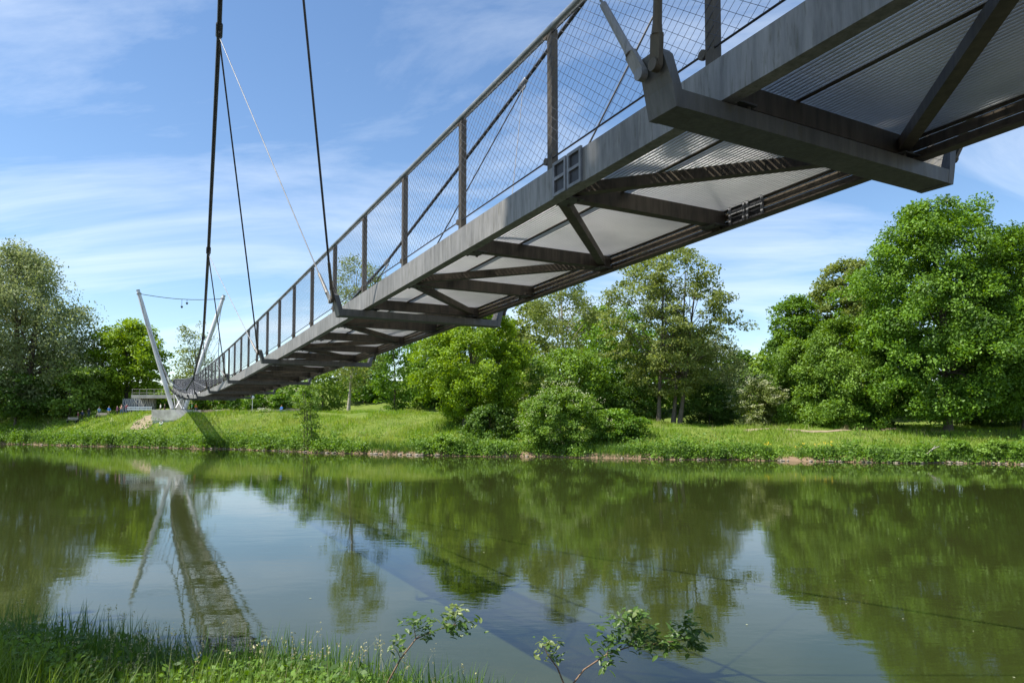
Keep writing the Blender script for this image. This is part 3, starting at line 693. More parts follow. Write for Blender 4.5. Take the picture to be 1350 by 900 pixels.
tree('linden_tree', 'dark low tree below the willow at the left edge', 20, 119, 490, 548, 50, 'leaf_dark', 90, 70, 1.6, .5, 13, group=G, r0=.25, nl=10)
tree('maple_tree', 'bright yellow-green maple left of the leaning mast', 168, 131, 424, 536, 56, 'leaf_maple', 240, 110, 1.7, .5, 14, group=G, r0=.42, nl=22, xtrunk=165, stems=((0, 0, 1), (1.6, 1, 1)), gap=-.45)
tree('birch_tree', 'thin wispy birch seen between the two mast legs', 258, 165, 422, 530, 34, 'leaf_birch', 110, 45, 1.7, .5, 15, group=G, r0=.25, nl=26, gap=.0, droop=.6, aspect=.5)
tree('poplar_tree', 'tall wispy birch behind the bridge railing with leaning pale trunk', 472, 128, 333, 515, 44, 'leaf_birch', 180, 60, 1.5, .42, 16, group=G, r0=.3, nl=26, gap=-.1, droop=.7, aspect=.5, bark='bark_pale', xtrunk=459)
tree('ash_tree', 'green tree behind the bridge left of the bright maple', 520, 140, 440, 546, 38, 'leaf_oak', 120, 60, 1.7, .5, 17, group=G, r0=.25, nl=10)
tree('ash_tree', 'pale willow-like tree under the bridge deck', 425, 146, 468, 546, 42, 'leaf_pale', 120, 60, 1.8, .5, 18, group=G, r0=.25, nl=10)
tree('ash_tree', 'dark green tree under the bridge near the hedge', 372, 152, 490, 546, 40, 'leaf_oak', 110, 60, 1.8, .5, 19, group=G, r0=.25, nl=8)
tree('maple_tree', 'bright yellow-green maple below the middle of the bridge', 626, 93, 402, 547, 88, 'leaf_maple', 470, 165, 1.2, .3, 20, group=G, r0=.3, nl=30, xtrunk=612, flat=.7, gap=-.26, lobes=16, prof='dome')
tree('silver_birch', 'tall pale birch behind the bright maple, top cut by the bridge', 742, 116, 352, 545, 62, 'leaf_birch', 330, 70, 1.5, .4, 21, group=G, r0=.32, nl=40, gap=-.05, droop=.7, aspect=.5, bark='bark_pale', prof='column')
tree('cherry_tree', 'mid-green bushy tree beside the bright maple', 752, 98, 462, 560, 66, 'leaf_shrub', 240, 90, 1.3, .36, 22, group=G, r0=.22, nl=12)
tree('alder_tree', 'airy many-stemmed tree with bare upper twigs, mid-picture', 880, 95, 328, 522, 96, 'leaf_birch', 640, 56, 1.15, .35, 23, group=G, r0=.3, nl=110, gap=-.22, bark='bark', xtrunk=872, stems=((-.4, 0, 1.5), (1.7, .4, 1.7), (2.4, -.3, 1.8)), lobes=18, outer=.5)
tree('alder_tree', 'small leafy tree left of the airy many-stemmed tree', 822, 104, 408, 556, 56, 'leaf_oak', 210, 80, 1.3, .36, 24, group=G, r0=.2, nl=14)
tree('willow_tree', 'greyish drooping tree right of the airy many-stemmed tree', 945, 104, 428, 556, 46, 'leaf_willow', 190, 80, 1.4, .38, 25, group=G, r0=.22, nl=16, droop=.8, aspect=.4, gap=-.1)
tree('oak_tree', 'dark tree at the left edge of the tall right-hand group', 1050, 99, 392, 560, 48, 'leaf_oak', 340, 95, 1.25, .36, 26, group=G, r0=.26, nl=14, gap=-.4)
tree('oak_tree', 'pale-topped tree between the dark tree and the tallest tree', 1118, 101, 345, 560, 64, 'leaf_birch', 380, 95, 1.35, .38, 27, group=G, r0=.28, nl=16)
tree('oak_tree', 'mid-green tree low in front of the tallest tree', 1110, 87, 422, 560, 72, 'leaf_shrub', 380, 140, 1.15, .28, 28, group=G, r0=.25, nl=14, flat=.75, gap=-.24, prof='dome')
tree('oak_tree', 'low bright tree filling the left foot of the right-hand group', 1052, 91, 452, 564, 50, 'leaf_shrub', 240, 130, 1.1, .28, 32, group=G, r0=.2, nl=12, gap=-.3, prof='dome', flat=.75)
tree('oak_tree', 'tallest broad green tree at right with short trunk', 1236, 80, 264, 549, 118, 'leaf_oak', 950, 138, 1.3, .32, 29, group=G, r0=.45, nl=50, flat=.75, gap=-.22, lobes=22, xtrunk=1250, prof='dome')
tree('oak_tree', 'green tree cut off by the right edge', 1352, 79, 305, 549, 82, 'leaf_oak', 480, 165, 1.3, .3, 30, group=G, r0=.35, nl=20, flat=.75, gap=-.24, prof='dome')
tree('oak_tree', 'dark tree behind the right edge of the tallest tree', 1310, 108, 330, 562, 80, 'leaf_dark', 280, 80, 1.7, .46, 31, group=G, r0=.35, nl=10)
# lower background wood behind the bank, one tree each
bgl = ['leaf_oak', 'leaf_shrub', 'leaf_dark', 'leaf_pale', 'leaf_birch', 'leaf_oak']
GB = 'trees of the wood behind the bank'
spec = [(-60, 150, 430, 70), (60, 165, 470, 60), (130, 175, 495, 40), (205, 185, 512, 30), (300, 178, 500, 40), (345, 172, 508, 36), (480, 168, 455, 44), (560, 150, 450, 40),
        (600, 155, 430, 46), (665, 150, 420, 46), (700, 140, 400, 40), (790, 135, 405, 50), (850, 138, 420, 44), (910, 142, 440, 44), (975, 132, 468, 40), (1010, 128, 468, 36), (1060, 128, 420, 44),
        (1130, 125, 380, 50), (1200, 128, 350, 60), (1290, 130, 340, 60), (1370, 128, 340, 60), (1450, 110, 320, 80)]
WL = ['wood tree at the far left behind the huge willow', 'wood tree behind the willow crown, left of the maple', 'wood tree low between willow and bright maple', 'wood tree low behind the approach bridge', 'wood tree behind the hedge nearest the pier', 'wood tree behind the globe lamp', 'wood tree behind the leaning pale birch trunk', 'wood tree behind the left side of the central maple', 'wood tree hidden behind the central maple crown', 'wood tree behind the right side of the central maple', 'wood tree behind the pale birch, left side', 'wood tree behind the pale birch, right side', 'wood tree behind the airy many-stemmed tree, left side', 'wood tree behind the airy many-stemmed tree, right side', 'wood tree left of the gap before the right-hand trees', 'wood tree in the gap before the right-hand trees', 'wood tree behind the dark tree at right', 'wood tree behind the pale-topped tree at right', 'wood tree behind the left half of the tallest tree', 'wood tree behind the right half of the tallest tree', 'wood tree behind the tree at the right edge', 'wood tree beyond the right edge of the picture']
for k, (px, Y, yt, hw) in enumerate(spec):
    tree('wood_tree', WL[k], px, Y, yt, 556, hw, bgl[k % 6], 190, 32, 2.1, .8, 100+k, group=GB, r0=.3, nl=4, prof='dome', gap=-.5)
# shrubs
GS = 'shrubs on the far bank'
tree('dogwood_shrub', 'large round pale-flowering shrub at the waterside below the middle', 738, 80, 512, 592, 70, 'leaf_shrub', 330, 100, .8, .24, 41, 'shrub', GS, r0=.08, nl=12, gap=-.6, prof='dome', blossom=(.6, 8), stems=((0, 0, 1), (1, .3, 1.5), (-1, .4, 1.5)))
tree('elder_shrub', 'cream-flowering shrub left of the tall right-hand trees', 1000, 91, 500, 572, 36, 'leaf_birch', 150, 70, .8, .26, 42, 'shrub', GS, r0=.08, nl=12, gap=-.5, blossom=(1.0, 26), stems=((0, 0, 1), (.6, .3, 1.5)))
tree('hazel_shrub', 'green shrub at the foot of the mid-green bushy tree', 812, 82, 540, 590, 42, 'leaf_oak', 130, 80, .8, .28, 43, 'shrub', GS, r0=.06, nl=8, gap=-.6, prof='dome')
tree('hazel_shrub', 'low shadowed shrub at the foot of the bright maple', 645, 87, 535, 582, 46, 'leaf_dark', 120, 80, .85, .28, 44, 'shrub', GS, r0=.06, nl=8, gap=-.6, prof='dome')
tree('hazel_shrub', 'rough shrub overhanging the water left of the round shrub', 603, 80.5, 568, 600, 30, 'leaf_shrub', 80, 60, .6, .22, 45, 'shrub', GS, r0=.05, nl=14, gap=-.3)
tree('hazel_shrub', 'bushy undergrowth below the tallest tree at right', 1130, 86, 520, 568, 60, 'leaf_oak', 150, 80, .9, .3, 46, 'shrub', GS, r0=.06, nl=6, gap=-.6, prof='dome')
tree('hazel_shrub', 'dark undergrowth right of the short trunk', 1320, 88, 520, 572, 60, 'leaf_dark', 150, 80, .9, .3, 47, 'shrub', GS, r0=.06, nl=6, gap=-.6, prof='dome')
tree('hazel_shrub', 'dark undergrowth between the many-stemmed tree and cream shrub', 935, 100, 505, 562, 50, 'leaf_dark', 130, 80, 1.0, .32, 48, 'shrub', GS, r0=.06, nl=6, gap=-.6, prof='dome')
tree('hazel_shrub', 'dark undergrowth behind the round pale-flowering shrub', 830, 100, 500, 562, 60, 'leaf_dark', 150, 80, 1.0, .32, 49, 'shrub', GS, r0=.06, nl=6, gap=-.6, prof='dome')
for k, (px, hw, yt, mt) in enumerate([(1215, 16, 588, 'leaf_herb'), (1262, 22, 582, 'leaf_herb'), (1310, 26, 580, 'leaf_shrub'), (1345, 20, 586, 'leaf_herb')]):
    Y = float(shore((px-675)/900*67))+1.4
    tree('bank_bush', ['leafy bush on the eroded bank, leftmost of four at right', 'leafy bush on the eroded bank, second of four at right', 'pale leafy bush on the eroded bank near the right edge', 'leafy bush on the eroded bank at the right edge'][k], px, Y, yt, 604, hw, mt, 60, 60, .5, .2, 60+k, 'shrub', GS, r0=.04, nl=8, gap=-.5, prof='dome')
Y = 88.0
tree('sapling_tree', 'slender young tree standing at the water below the bridge', 405, 87.2, 500, 586, 20, 'leaf_pale', 70, 42, .7, .24, 71, 'tree', G, r0=.09, nl=30, gap=-.3, stems=((0, 0, 1), (.5, .2, 1.2), (-.4, .2, 1.5)))
# flowering hedge behind the low wall
for k, (px, hw) in enumerate([(268, 18), (300, 20), (334, 20), (368, 20), (400, 18)]):
    tree('hedge_shrub', ['white-flecked hedge bush nearest the pier, behind the wall', 'white-flecked hedge bush, second from the pier', 'white-flecked hedge bush behind the globe lamp', 'white-flecked hedge bush right of the globe lamp', 'white-flecked hedge bush, farthest from the pier'][k], px, 131+k*.6, 514, 548, hw, 'leaf_oak', 80, 70, 1.0, .36, 80+k, 'shrub', 'hedge along the promenade', r0=.06, nl=4, gap=-.6, prof='dome', blossom=(.6, 5))
# trees on the near bank, behind and left of the viewer; they shade the foreground
for nm, lb, (x, y), H, R, cz, sd in (('near_maple', 'tall tree on the near bank behind the viewer, outside the picture', (-8.5, -3.5), 21, 4.3, 16.5, 201), ('near_maple', 'broad tree on the near bank left of the viewer, outside the picture', (-17.5, 6.5), 17, 4.6, 11.5, 202)):
    gz = float(near_h(x, y)); root = empty(nm, (x, y, gz)); tag(root, lb, 'tree', 'trees on the near bank')
    C = (-6.2, -.6, cz) if sd == 201 else (-15.6, 7.6, cz)
    ob, cc = foliage('crown', C, R, R*(1.35 if sd == 202 else 1), R*.9, 10, 300, 64, 1.15, .5, M['leaf_oak'], root, sd, .5, -.5)
    trunk(root, (x, y, gz), ((0, 0, 1),), (C[0]*.8+x*.2, C[1]*.8+y*.2, C[2]+R*.4), M['bark'], cc, sd+.5, 16, .35)

# ------------------------------------------------------------------ grass and herbs of the far bank
r = np.random.default_rng(3)
def blades(P, H, Wd, lean, rr):
    n = len(P); a = rr.random(n)*6.283; d = np.stack([np.cos(a), np.sin(a), 0*a], 1); l = rr.normal(size=(n, 3))*np.array([1, 1, 0])*lean
    T = P+np.stack([0*H, 0*H, H], 1)+l*H[:, None]
    return np.stack([P-d*Wd[:, None]/2, P+d*Wd[:, None]/2, T], 1).reshape(-1, 3)
n = 155000
X = r.uniform(-100, 62, n); D = 28*r.random(n)**1.25
Y = shore(X)+.4+D
ok = ~((np.abs(X+60) < 2.0) & (Y > 108) & (Y < 115.5))
pyw = np.abs(Y-(shore(X)+15.5)) < 1.0; ok &= ~(pyw & (X > 18)); ok &= ~((np.abs(Y-(shore(X)+19)) < 1.8) & (X < -22))
patch = lobe_noise(np.stack([X, Y, 0*X], 1), 9, .12)
X, Y, D, patch = X[ok], Y[ok], D[ok], patch[ok]; n = len(X)
P = np.stack([X, Y, far_h(X, Y)-.03], 1); H = r.uniform(.15, .5, n)*(1.3+1.1*patch)*np.where(X > 22, .9, 1.0)
o = mesh_np('bank_grass', blades(P, H, r.uniform(.04, .1, n), .35, r), np.arange(3*n).reshape(-1, 3), M['grass'])
tag(o, 'sunlit rough grass covering the far bank', 'grass', kind='stuff')
# tall herbs in a ragged band along the water
ncl = 2300; X = r.uniform(-100, 62, ncl); dd = np.abs(r.normal(size=ncl))*np.where(r.random(ncl) < .25, 4.5, 1.1)+.12
den = lobe_noise(np.stack([X, dd, 0*X], 1), 21, .09); ok = (den > -.3) ; X, dd, den = X[ok], dd[ok], den[ok]
Yc = shore(X)+dd; hh = (.35+1.6*r.random(len(X))**1.8)*(1+.7*den)*np.where(X > 22, .65, 1.); idx = np.repeat(np.arange(len(X)), 38); m = len(idx)
P = np.stack([X[idx]+r.normal(size=m)*.42, Yc[idx]+r.normal(size=m)*.35, 0*idx], 1); P[:, 2] = np.maximum(far_h(P[:, 0], P[:, 1]), .1)+r.random(m)**.8*hh[idx]
L = r.uniform(.14, .34, m); V = leaf_quads(P, unit(np.array([-.2, -.35, .7])+.7*r.normal(size=(m, 3))), L, L*.6, r)
o = mesh_np('waterside_herbs', V, QF(m), M['leaf_herb']); tag(o, 'leafy herbs and nettles crowding the far waterline', 'herbs', kind='stuff')
# reeds hanging at the water's edge
n = 16000; X = r.uniform(-100, 62, n); den = lobe_noise(np.stack([X, 0*X, 0*X], 1), 33, .11); ok = (den > -.1); X = X[ok]; n = len(X)
Y = shore(X)+r.random(n)*1.6; P = np.stack([X, Y, np.maximum(far_h(X, Y), 0)], 1)
o = mesh_np('waterside_reeds', blades(P, r.uniform(.5, 1.3, n), r.uniform(.04, .08, n), .3, r), np.arange(3*n).reshape(-1, 3), M['reed']); tag(o, 'upright reed blades along the far waterline', 'reeds', kind='stuff')
# tufts of taller grass with pale seed heads scattered on the slope
n = 9000; X = r.uniform(-100, 50, n); Y = shore(X)+1+16*r.random(n); den = lobe_noise(np.stack([X, Y, 0*X], 1), 44, .2); ok = (den > .15) & ~((np.abs(X+60) < 2.2) & (Y > 107)); X, Y = X[ok], Y[ok]; n = len(X)
P = np.stack([X, Y, far_h(X, Y)], 1)
o = mesh_np('seeding_grass', blades(P, r.uniform(.4, .8, n), r.uniform(.03, .07, n), .25, r), np.arange(3*n).reshape(-1, 3), M['straw']); tag(o, 'pale seeding grass stalks scattered over the far slope', 'grass', kind='stuff')
# small white-flowering plants on the slope
for k, (px, py) in enumerate([(147, 561), (503, 545), (352, 558), (345, 563)]):
    d = ray(px, py); Yq = 4.6/(-d.z)*.8 if d.z < -1e-3 else 108
    Yq = min(max(Yq, float(shore(d.x*95))+3), 112); xq = d.x*Yq; gz = float(far_h(xq, Yq))
    root = empty('flowering_plant', (xq, Yq, gz)); tag(root, ['white flower clump on the slope left of the pier', 'white flower clump below the tall birch trunk', 'white flower clump right of the bridge shadow', 'smaller white flower clump right of the bridge shadow'][k], 'flowers', 'white flower clumps on the slope')
    q = r.normal(size=(60, 3))*np.array([.35, .3, .2])+np.array([0, 0, .4]); L = r.uniform(.1, .2, 60); mesh_np('petals', leaf_quads(q, unit(r.normal(size=(60, 3))+np.array([0, 0, 1])), L, L, r), QF(60), M['blossom'], root)
    q = r.normal(size=(90, 3))*np.array([.35, .3, .15])+np.array([0, 0, .2]); L = r.uniform(.15, .3, 90); mesh_np('foliage', leaf_quads(q, unit(r.normal(size=(90, 3))+np.array([0, 0, 1])), L, L*.5, r), QF(90), M['leaf_herb'], root)
# stones at the waterline
def stone_mesh(seed):
    rr = random.Random(seed); mb = MB(); mb.ball((0, 0, 0), 1, 8, 5)
    mb.v = [tuple(Vector(p)*(1+rr.uniform(-.22, .22))) for p in mb.v]
    me = bpy.data.meshes.new('stone'); me.from_pydata(mb.v, [], mb.f); me.materials.append(M['stone']); return me
sm = [stone_mesh(k) for k in range(5)]
sx = np.concatenate([r.uniform(-80, 20, 36), r.uniform(24, 52, 60), r.uniform(-42, -25, 20), r.uniform(-25, -8, 16)])
for k, x in enumerate(sx):
    o = bpy.data.objects.new('stone', sm[k % 5]); COL.objects.link(o); y = float(shore(x))+r.uniform(-.15, .3); s = r.uniform(.07, .24)
    o.location = (x, y, .06); o.scale = (s*r.uniform(1, 1.6), s, s*r.uniform(.5, .8)); o.rotation_euler = (0, 0, r.random()*6.28)
    tag(o, 'pale stone in the broken line of stones along the far waterline', 'stone', 'stones along the far waterline')
# driftwood on the right bank
for k, (xa, ya, xb, yb) in enumerate([(1222, 598, 1238, 588), (1252, 592, 1272, 606), (1185, 604, 1200, 598)]):
    Yq = float(shore((xa-675)/900*66))+.6; a = at(xa, ya, Yq); b = at(xb, yb, Yq+.3); a.z = max(a.z, .1); b.z = max(b.z, .12)
    root = empty('driftwood', tuple(a)); tag(root, ['bare pale stick leaning out of the right bank', 'thick bleached branch sliding into the water at right', 'short dead branch on the eroded right bank'][k], 'driftwood', 'dead branches on the right bank')
    mb = MB(); mid = a.lerp(b, .5)+Vector((0, 0, .12)); mb.tube([Vector((0, 0, 0)), mid-a, b-a], [.09, .07, .03], 6); mb.tube([mid-a, mid-a+Vector((.3, .1, .35))], [.04, .015], 5); mb.build('branch', M['bark_pale'], root)
# yellow irises
for k, px in enumerate([1014, 1018, 1051, 1076, 1083, 1090]):
    x = (px-675)/900*70.5; y = float(shore(x))+.7; gz = float(far_h(x, y)); root = empty('iris_plant', (x, y, gz))
    tag(root, ['yellow iris clump at the left end of the row at the waterline', 'yellow iris clump second from the left in the row', 'yellow iris clump standing apart in the middle of the row', 'yellow iris clump fourth from the left in the row', 'yellow iris clump second from the right in the row', 'yellow iris clump at the right end of the row'][k], 'iris', 'yellow irises at the waterline')
    n = 40; P = r.normal(size=(n, 3))*np.array([.3, .2, 0]); mesh_np('leaves', blades(P, r.uniform(.7, 1.25, n), np.full(n, .07), .18, r), np.arange(3*n).reshape(-1, 3), M['reed'], root)
    n = 14; q = np.repeat(np.stack([r.normal(size=5)*.3, r.normal(size=5)*.2, r.uniform(1.0, 1.35, 5)], 1), 6, 0)[:n]+r.normal(size=(n, 3))*.06; L = r.uniform(.08, .15, n); mesh_np('flowers', leaf_quads(q, unit(r.normal(size=(n, 3))), L, L*.7, r), QF(n), M['yellow'], root)
# specks afloat
n = 160; P = np.stack([r.uniform(-30, 35, n), r.uniform(12, 60, n), np.full(n, .012)], 1); L = r.uniform(.03, .07, n)
o = mesh_np('floating_petals', leaf_quads(P, np.tile([0, 0, 1.], (n, 1)), L, L*.7, r), QF(n), M['blossom']); tag(o, 'tiny pale petals adrift on the river', 'petals', kind='stuff')

# ------------------------------------------------------------------ promenade things
lw = empty('low_wall', (-48, 119, float(far_h(-48, 119)))); tag(lw, 'low pale stone wall along the promenade right of the pier', 'wall')
for k in range(15):
    a = at(256+k*9.3, 548, 120.5).x; b = at(256+(k+1)*9.3, 548, 120.5).x; z = float(far_h((a+b)/2, 120.5)); h = .55+.06*r.random() if k not in (4, 9, 13) else .75
    m = MB(); m.box(a+.01, b-.01, 120.3+.04*r.random(), 120.8, z-.25, z+h); child(m, 'stone_block', M['stone'] if k % 3 else M['concrete'], lw)
lp = at(332.5, 548, 119); gz = float(far_h(lp.x, 119)); root = empty('lamp_post', (lp.x, 119, gz)); tag(root, 'slim lamp post with white globe by the hedge', 'lamp post')
m = MB(); m.tube([(0, 0, -.2), (0, 0, 2.3)], .05, 8); m.build('pole', M['galv'], root); m = MB(); m.ball((0, 0, 2.62), .34, 12, 8); m.build('globe', mat_plain('white_globe', (.8, .8, .8), .3), root)
gr = empty('guard_rail', (-68, 118, 5.0)); tag(gr, 'low white guard rail on dark posts below the approach bridge', 'railing')
wp = mat_plain('white_rail_paint', (.62, .68, .75), .5)
xa, xb = at(167, 548, 118).x, at(200, 548, 118).x; gz = float(far_h((xa+xb)/2, 118))
for z in (.45, .8):
    m = MB(); m.box(xa, xb, 118, 118.06, gz+z, gz+z+.16); child(m, 'rail', wp, gr)
for k in range(7):
    x = xa+(xb-xa)*k/6; m = MB(); m.box(x-.07, x+.07, 118.061, 118.16, gz-.2, gz+1.0); child(m, 'post', M['cable'], gr)
for k in range(2):
    c = at(95+k*38, 548, 117); gz = float(far_h(c.x, 117)); root = empty('park_bench', (c.x, 117, gz)); tag(root, ['grey bench under the willow, left of the standing people', 'grey bench among the standing people left of the maple'][k], 'bench')
    m = MB(); m.box(-.9, .9, -.2, .25, .42, .48); m.build('seat', M['bark_pale'], root)
    m = MB(); m.box(-.9, .9, .26, .31, .55, .9); m.build('backrest', M['bark_pale'], root)
    for sx_ in (-.75, .75): m = MB(); m.box(sx_-.05, sx_+.05, -.15, .2, -.1, .419); m.build('leg', M['cable'], root)

# ------------------------------------------------------------------ people on the promenade
def person_mesh(pose, mats):
    """one continuous skinned body; materials by height: shoes, trousers, shirt, skin, hair"""
    if pose == 'sit':
        J = {'pel': (0, 0, .5), 'che': (0, .05, .85), 'nek': (0, .04, 1.02), 'hd0': (0, .0, 1.12), 'hd1': (0, 0, 1.26), 'kl': (-.1, -.42, .5), 'kr': (.1, -.42, .5), 'al': (-.1, -.42, .08), 'ar': (.1, -.42, .08), 'tl': (-.1, -.58, .04), 'tr': (.1, -.58, .04),
             'hl': (-.1, -.02, .48), 'hr': (.1, -.02, .48), 'sl': (-.18, .05, .94), 'sr': (.18, .05, .94), 'el': (-.24, -.08, .7), 'er': (.24, -.08, .7), 'wl': (-.14, -.3, .58), 'wr': (.14, -.3, .58), 'fl': (-.1, -.38, .56), 'fr': (.1, -.38, .56)}
    else:
        st = .18 if pose == 'walk' else .03
        J = {'pel': (0, 0, .95), 'che': (0, 0, 1.28), 'nek': (0, 0, 1.46), 'hd0': (0, -.01, 1.56), 'hd1': (0, -.015, 1.7), 'hl': (-.09, 0, .9), 'hr': (.09, 0, .9), 'kl': (-.1, -st*.6, .5), 'kr': (.1, st*.4, .5), 'al': (-.1, -st, .09), 'ar': (.1, st, .09), 'tl': (-.1, -st-.16, .04), 'tr': (.1, st-.16, .04),
             'sl': (-.18, 0, 1.38), 'sr': (.18, 0, 1.38), 'el': (-.24, st*.7, 1.1), 'er': (.24, -st*.7, 1.1), 'wl': (-.25, st*.6-.06, .86), 'wr': (.25, -st-.06, .88), 'fl': (-.24, st*.5-.08, .74), 'fr': (.24, -st-.1, .76)}
    R = {'pel': .14, 'che': .15, 'nek': .055, 'hd0': .085, 'hd1': .095, 'hl': .09, 'hr': .09, 'kl': .065, 'kr': .065, 'al': .045, 'ar': .045, 'tl': .04, 'tr': .04, 'sl': .07, 'sr': .07, 'el': .045, 'er': .045, 'wl': .032, 'wr': .032, 'fl': .035, 'fr': .035}
    E = [('pel', 'che'), ('che', 'nek'), ('nek', 'hd0'), ('hd0', 'hd1'), ('pel', 'hl'), ('pel', 'hr'), ('hl', 'kl'), ('hr', 'kr'), ('kl', 'al'), ('kr', 'ar'), ('al', 'tl'), ('ar', 'tr'), ('che', 'sl'), ('che', 'sr'), ('sl', 'el'), ('sr', 'er'), ('el', 'wl'), ('er', 'wr'), ('wl', 'fl'), ('wr', 'fr')]
    ks = list(J); me = bpy.data.meshes.new('body'); me.from_pydata([J[k] for k in ks], [(ks.index(a), ks.index(b)) for a, b in E], [])
    o = bpy.data.objects.new('tmp', me); COL.objects.link(o); md = o.modifiers.new('s', 'SKIN'); sv = me.skin_vertices[0].data
    for i, k in enumerate(ks): sv[i].radius = (R[k], R[k]*.8); sv[i].use_root = (k == 'pel')
    o.modifiers.new('d', 'SUBSURF').levels = 2
    dg = bpy.context.evaluated_depsgraph_get(); dg.update(); out = bpy.data.meshes.new_from_object(o.evaluated_get(dg)); bpy.data.objects.remove(o); bpy.data.meshes.remove(me)
    out.materials.clear()
    for m_ in mats: out.materials.append(m_)
    sit = pose == 'sit'
    for p in out.polygons:
        c = p.center; ax = abs(c.x)
        if sit: k = 0 if c.z < .09 else (1 if (c.z < .58 and (c.y < -.05 or c.z < .5) and not (c.z > .54)) else (3 if c.z > 1.0 or (c.y < -.2 and c.z > .54) else 2))
        else: k = 0 if c.z < .1 else (3 if ax > .2 and c.z < 1.0 else (1 if c.z < .95 else (3 if c.z > 1.42 else 2)))
        top = 1.2 if sit else 1.66; hb = 1.12 if sit else 1.56
        if c.z > top or (c.z > hb and c.y > (.02 if sit else .005)): k = 4
        p.material_index = k; p.use_smooth = True
    return out
skin = mat_plain('skin', (.55, .36, .27), .5)
shoe = mat_plain('shoe', (.05, .05, .05), .6)
hairs = [mat_plain('dark_hair', (.04, .03, .02)), mat_plain('fair_hair', (.3, .2, .1)), mat_plain('grey_hair', (.4, .4, .38))]
cl = {'navy': (.03, .04, .1), 'black': (.02, .02, .025), 'lightblue': (.35, .5, .75), 'blue': (.06, .22, .7), 'plum': (.12, .03, .1), 'pink': (.65, .35, .32), 'red': (.4, .03, .06), 'white': (.75, .75, .75), 'maroon': (.2, .04, .05), 'khaki': (.35, .3, .2), 'denim': (.1, .16, .3), 'orange': (.75, .3, .05), 'green': (.08, .35, .15)}
cm = {k: mat_plain('cloth_'+k, v, .8) for k, v in cl.items()}
ppl = [(103, 117.6, 'stand', 'maroon', 'black', 0, 'person in a maroon top at the left end of the group'), (108.5, 118.2, 'walk', 'navy', 'black', 0, 'person in dark navy clothes beside the one in maroon'),
       (117, 118.6, 'stand', 'black', 'navy', 1, 'person in black standing in the willow shade'), (130.5, 117.8, 'stand', 'lightblue', 'denim', 1, 'person in a pale blue shirt left of the maple'),
       (143.5, 117.4, 'walk', 'blue', 'khaki', 2, 'person in a bright blue shirt and khaki trousers'), (154.5, 117.9, 'stand', 'plum', 'black', 0, 'person in a dark plum top near the maple trunk'),
       (160, 117.6, 'walk', 'pink', 'denim', 1, 'person in a pink top near the maple trunk'), (167, 118.3, 'stand', 'red', 'denim', 0, 'person in a red top right of the maple trunk'),
       (211.5, 119.6, 'stand', 'white', 'black', 0, 'person in a white shirt under the approach bridge'), (217, 120.4, 'walk', 'black', 'plum', 0, 'person in black under the approach bridge, beside the mast'),
       (253, 121.6, 'stand', 'green', 'black', 1, 'person in a green top right of the pier'), (258, 122, 'stand', 'orange', 'denim', 0, 'person in an orange top right of the pier'),
       (371, 119.5, 'sit', 'blue', 'denim', 1, 'person in blue with an orange cap sitting on the low wall'), (213, 109.6, 'sit', 'white', 'green', 0, 'person in white sitting on the bare slope beside the pier')]
cache = {}
for (px, Yp, pose, top, tr, hi, lb) in ppl:
    me = person_mesh(pose, [shoe, cm[tr], cm[top], skin, cm['orange'] if px == 371 else hairs[hi]])
    x = at(px, 548, Yp).x; gz = float(far_h(x, Yp)); o = bpy.data.objects.new('person', me); COL.objects.link(o)
    o.location = (x, Yp, gz+.02 + (.12 if px == 371 else 0) - (.42 if px == 213 else 0)); o.rotation_euler = (0, 0, r.uniform(-1.2, 1.2) if pose != 'sit' else 0)
    me.name = 'person'; tag(o, lb, 'person', 'people on the far bank')

# ------------------------------------------------------------------ near bank foreground
def curved_blades(P, H, Wd, lean, rr, seg=3):
    """narrow blades that bend over: (seg*2) triangles each"""
    n = len(P); a = rr.random(n)*6.283; d = np.stack([np.cos(a), np.sin(a), 0*a], 1); sd = np.stack([-np.sin(a), np.cos(a), 0*a], 1)
    bend = rr.uniform(.15, 1.0, n)*lean; rows = []
    for k in range(seg+1):
        f = k/seg; c = P+d*(bend*H*f**2)[:, None]; c[:, 2] += H*(f-.35*bend*f**2.4); wdt = Wd*(1-f**1.6)*.5+.0006
        rows += [c-sd*wdt[:, None], c+sd*wdt[:, None]]
    V = np.stack(rows, 1).reshape(-1, 3); k2 = 2*(seg+1)
    base = np.concatenate([[[2*k, 2*k+1, 2*k+3, 2*k+2]] for k in range(seg)])
    F = (base[None]+k2*np.arange(n)[:, None, None]).reshape(-1, 4); return V, F
def near_pts(n, x0, x1, dmin, dmax, rr):
    X = rr.uniform(x0, x1, n); sh = np.interp(X, NX, NY)+.2*np.sin(X*1.7); Y = sh-dmin-(dmax-dmin)*rr.random(n); return np.stack([X, Y, near_h(X, Y)-.02], 1)
rr = np.random.default_rng(12)
def env(X):   # how tall the foreground growth stands along the bank
    return np.interp(X, [-14, -8, -6, -4.6, -3.2, -2.2, -1.2, -.2, .5, 2, 6], [1.2, 1.2, 1.15, 1.05, 1.1, 1.1, 1.0, .85, .45, .14, .15])
P = near_pts(24000, -16, 7, -.15, 4.5, rr); e = env(P[:, 0]); k = rr.random(len(P)) < (e*1.1+.1); P, e = P[k], e[k]
V, F = curved_blades(P, e*rr.uniform(.45, 1.05, len(P)), rr.uniform(.01, .028, len(P)), .55, rr)
o = mesh_np('near_grass', V, F, M['grass_near']); tag(o, 'long grass growing on the near bank in the foreground', 'grass', kind='stuff')
P = near_pts(5200, -16, .7, -.3, 2.0, rr); e = env(P[:, 0]); V, F = curved_blades(P, e*rr.uniform(.75, 1.35, len(P)), rr.uniform(.02, .045, len(P)), .4, rr, 4)
o = mesh_np('near_reeds', V, F, M['reed']); tag(o, 'dark broad reed blades at the near water edge', 'reeds', kind='stuff')
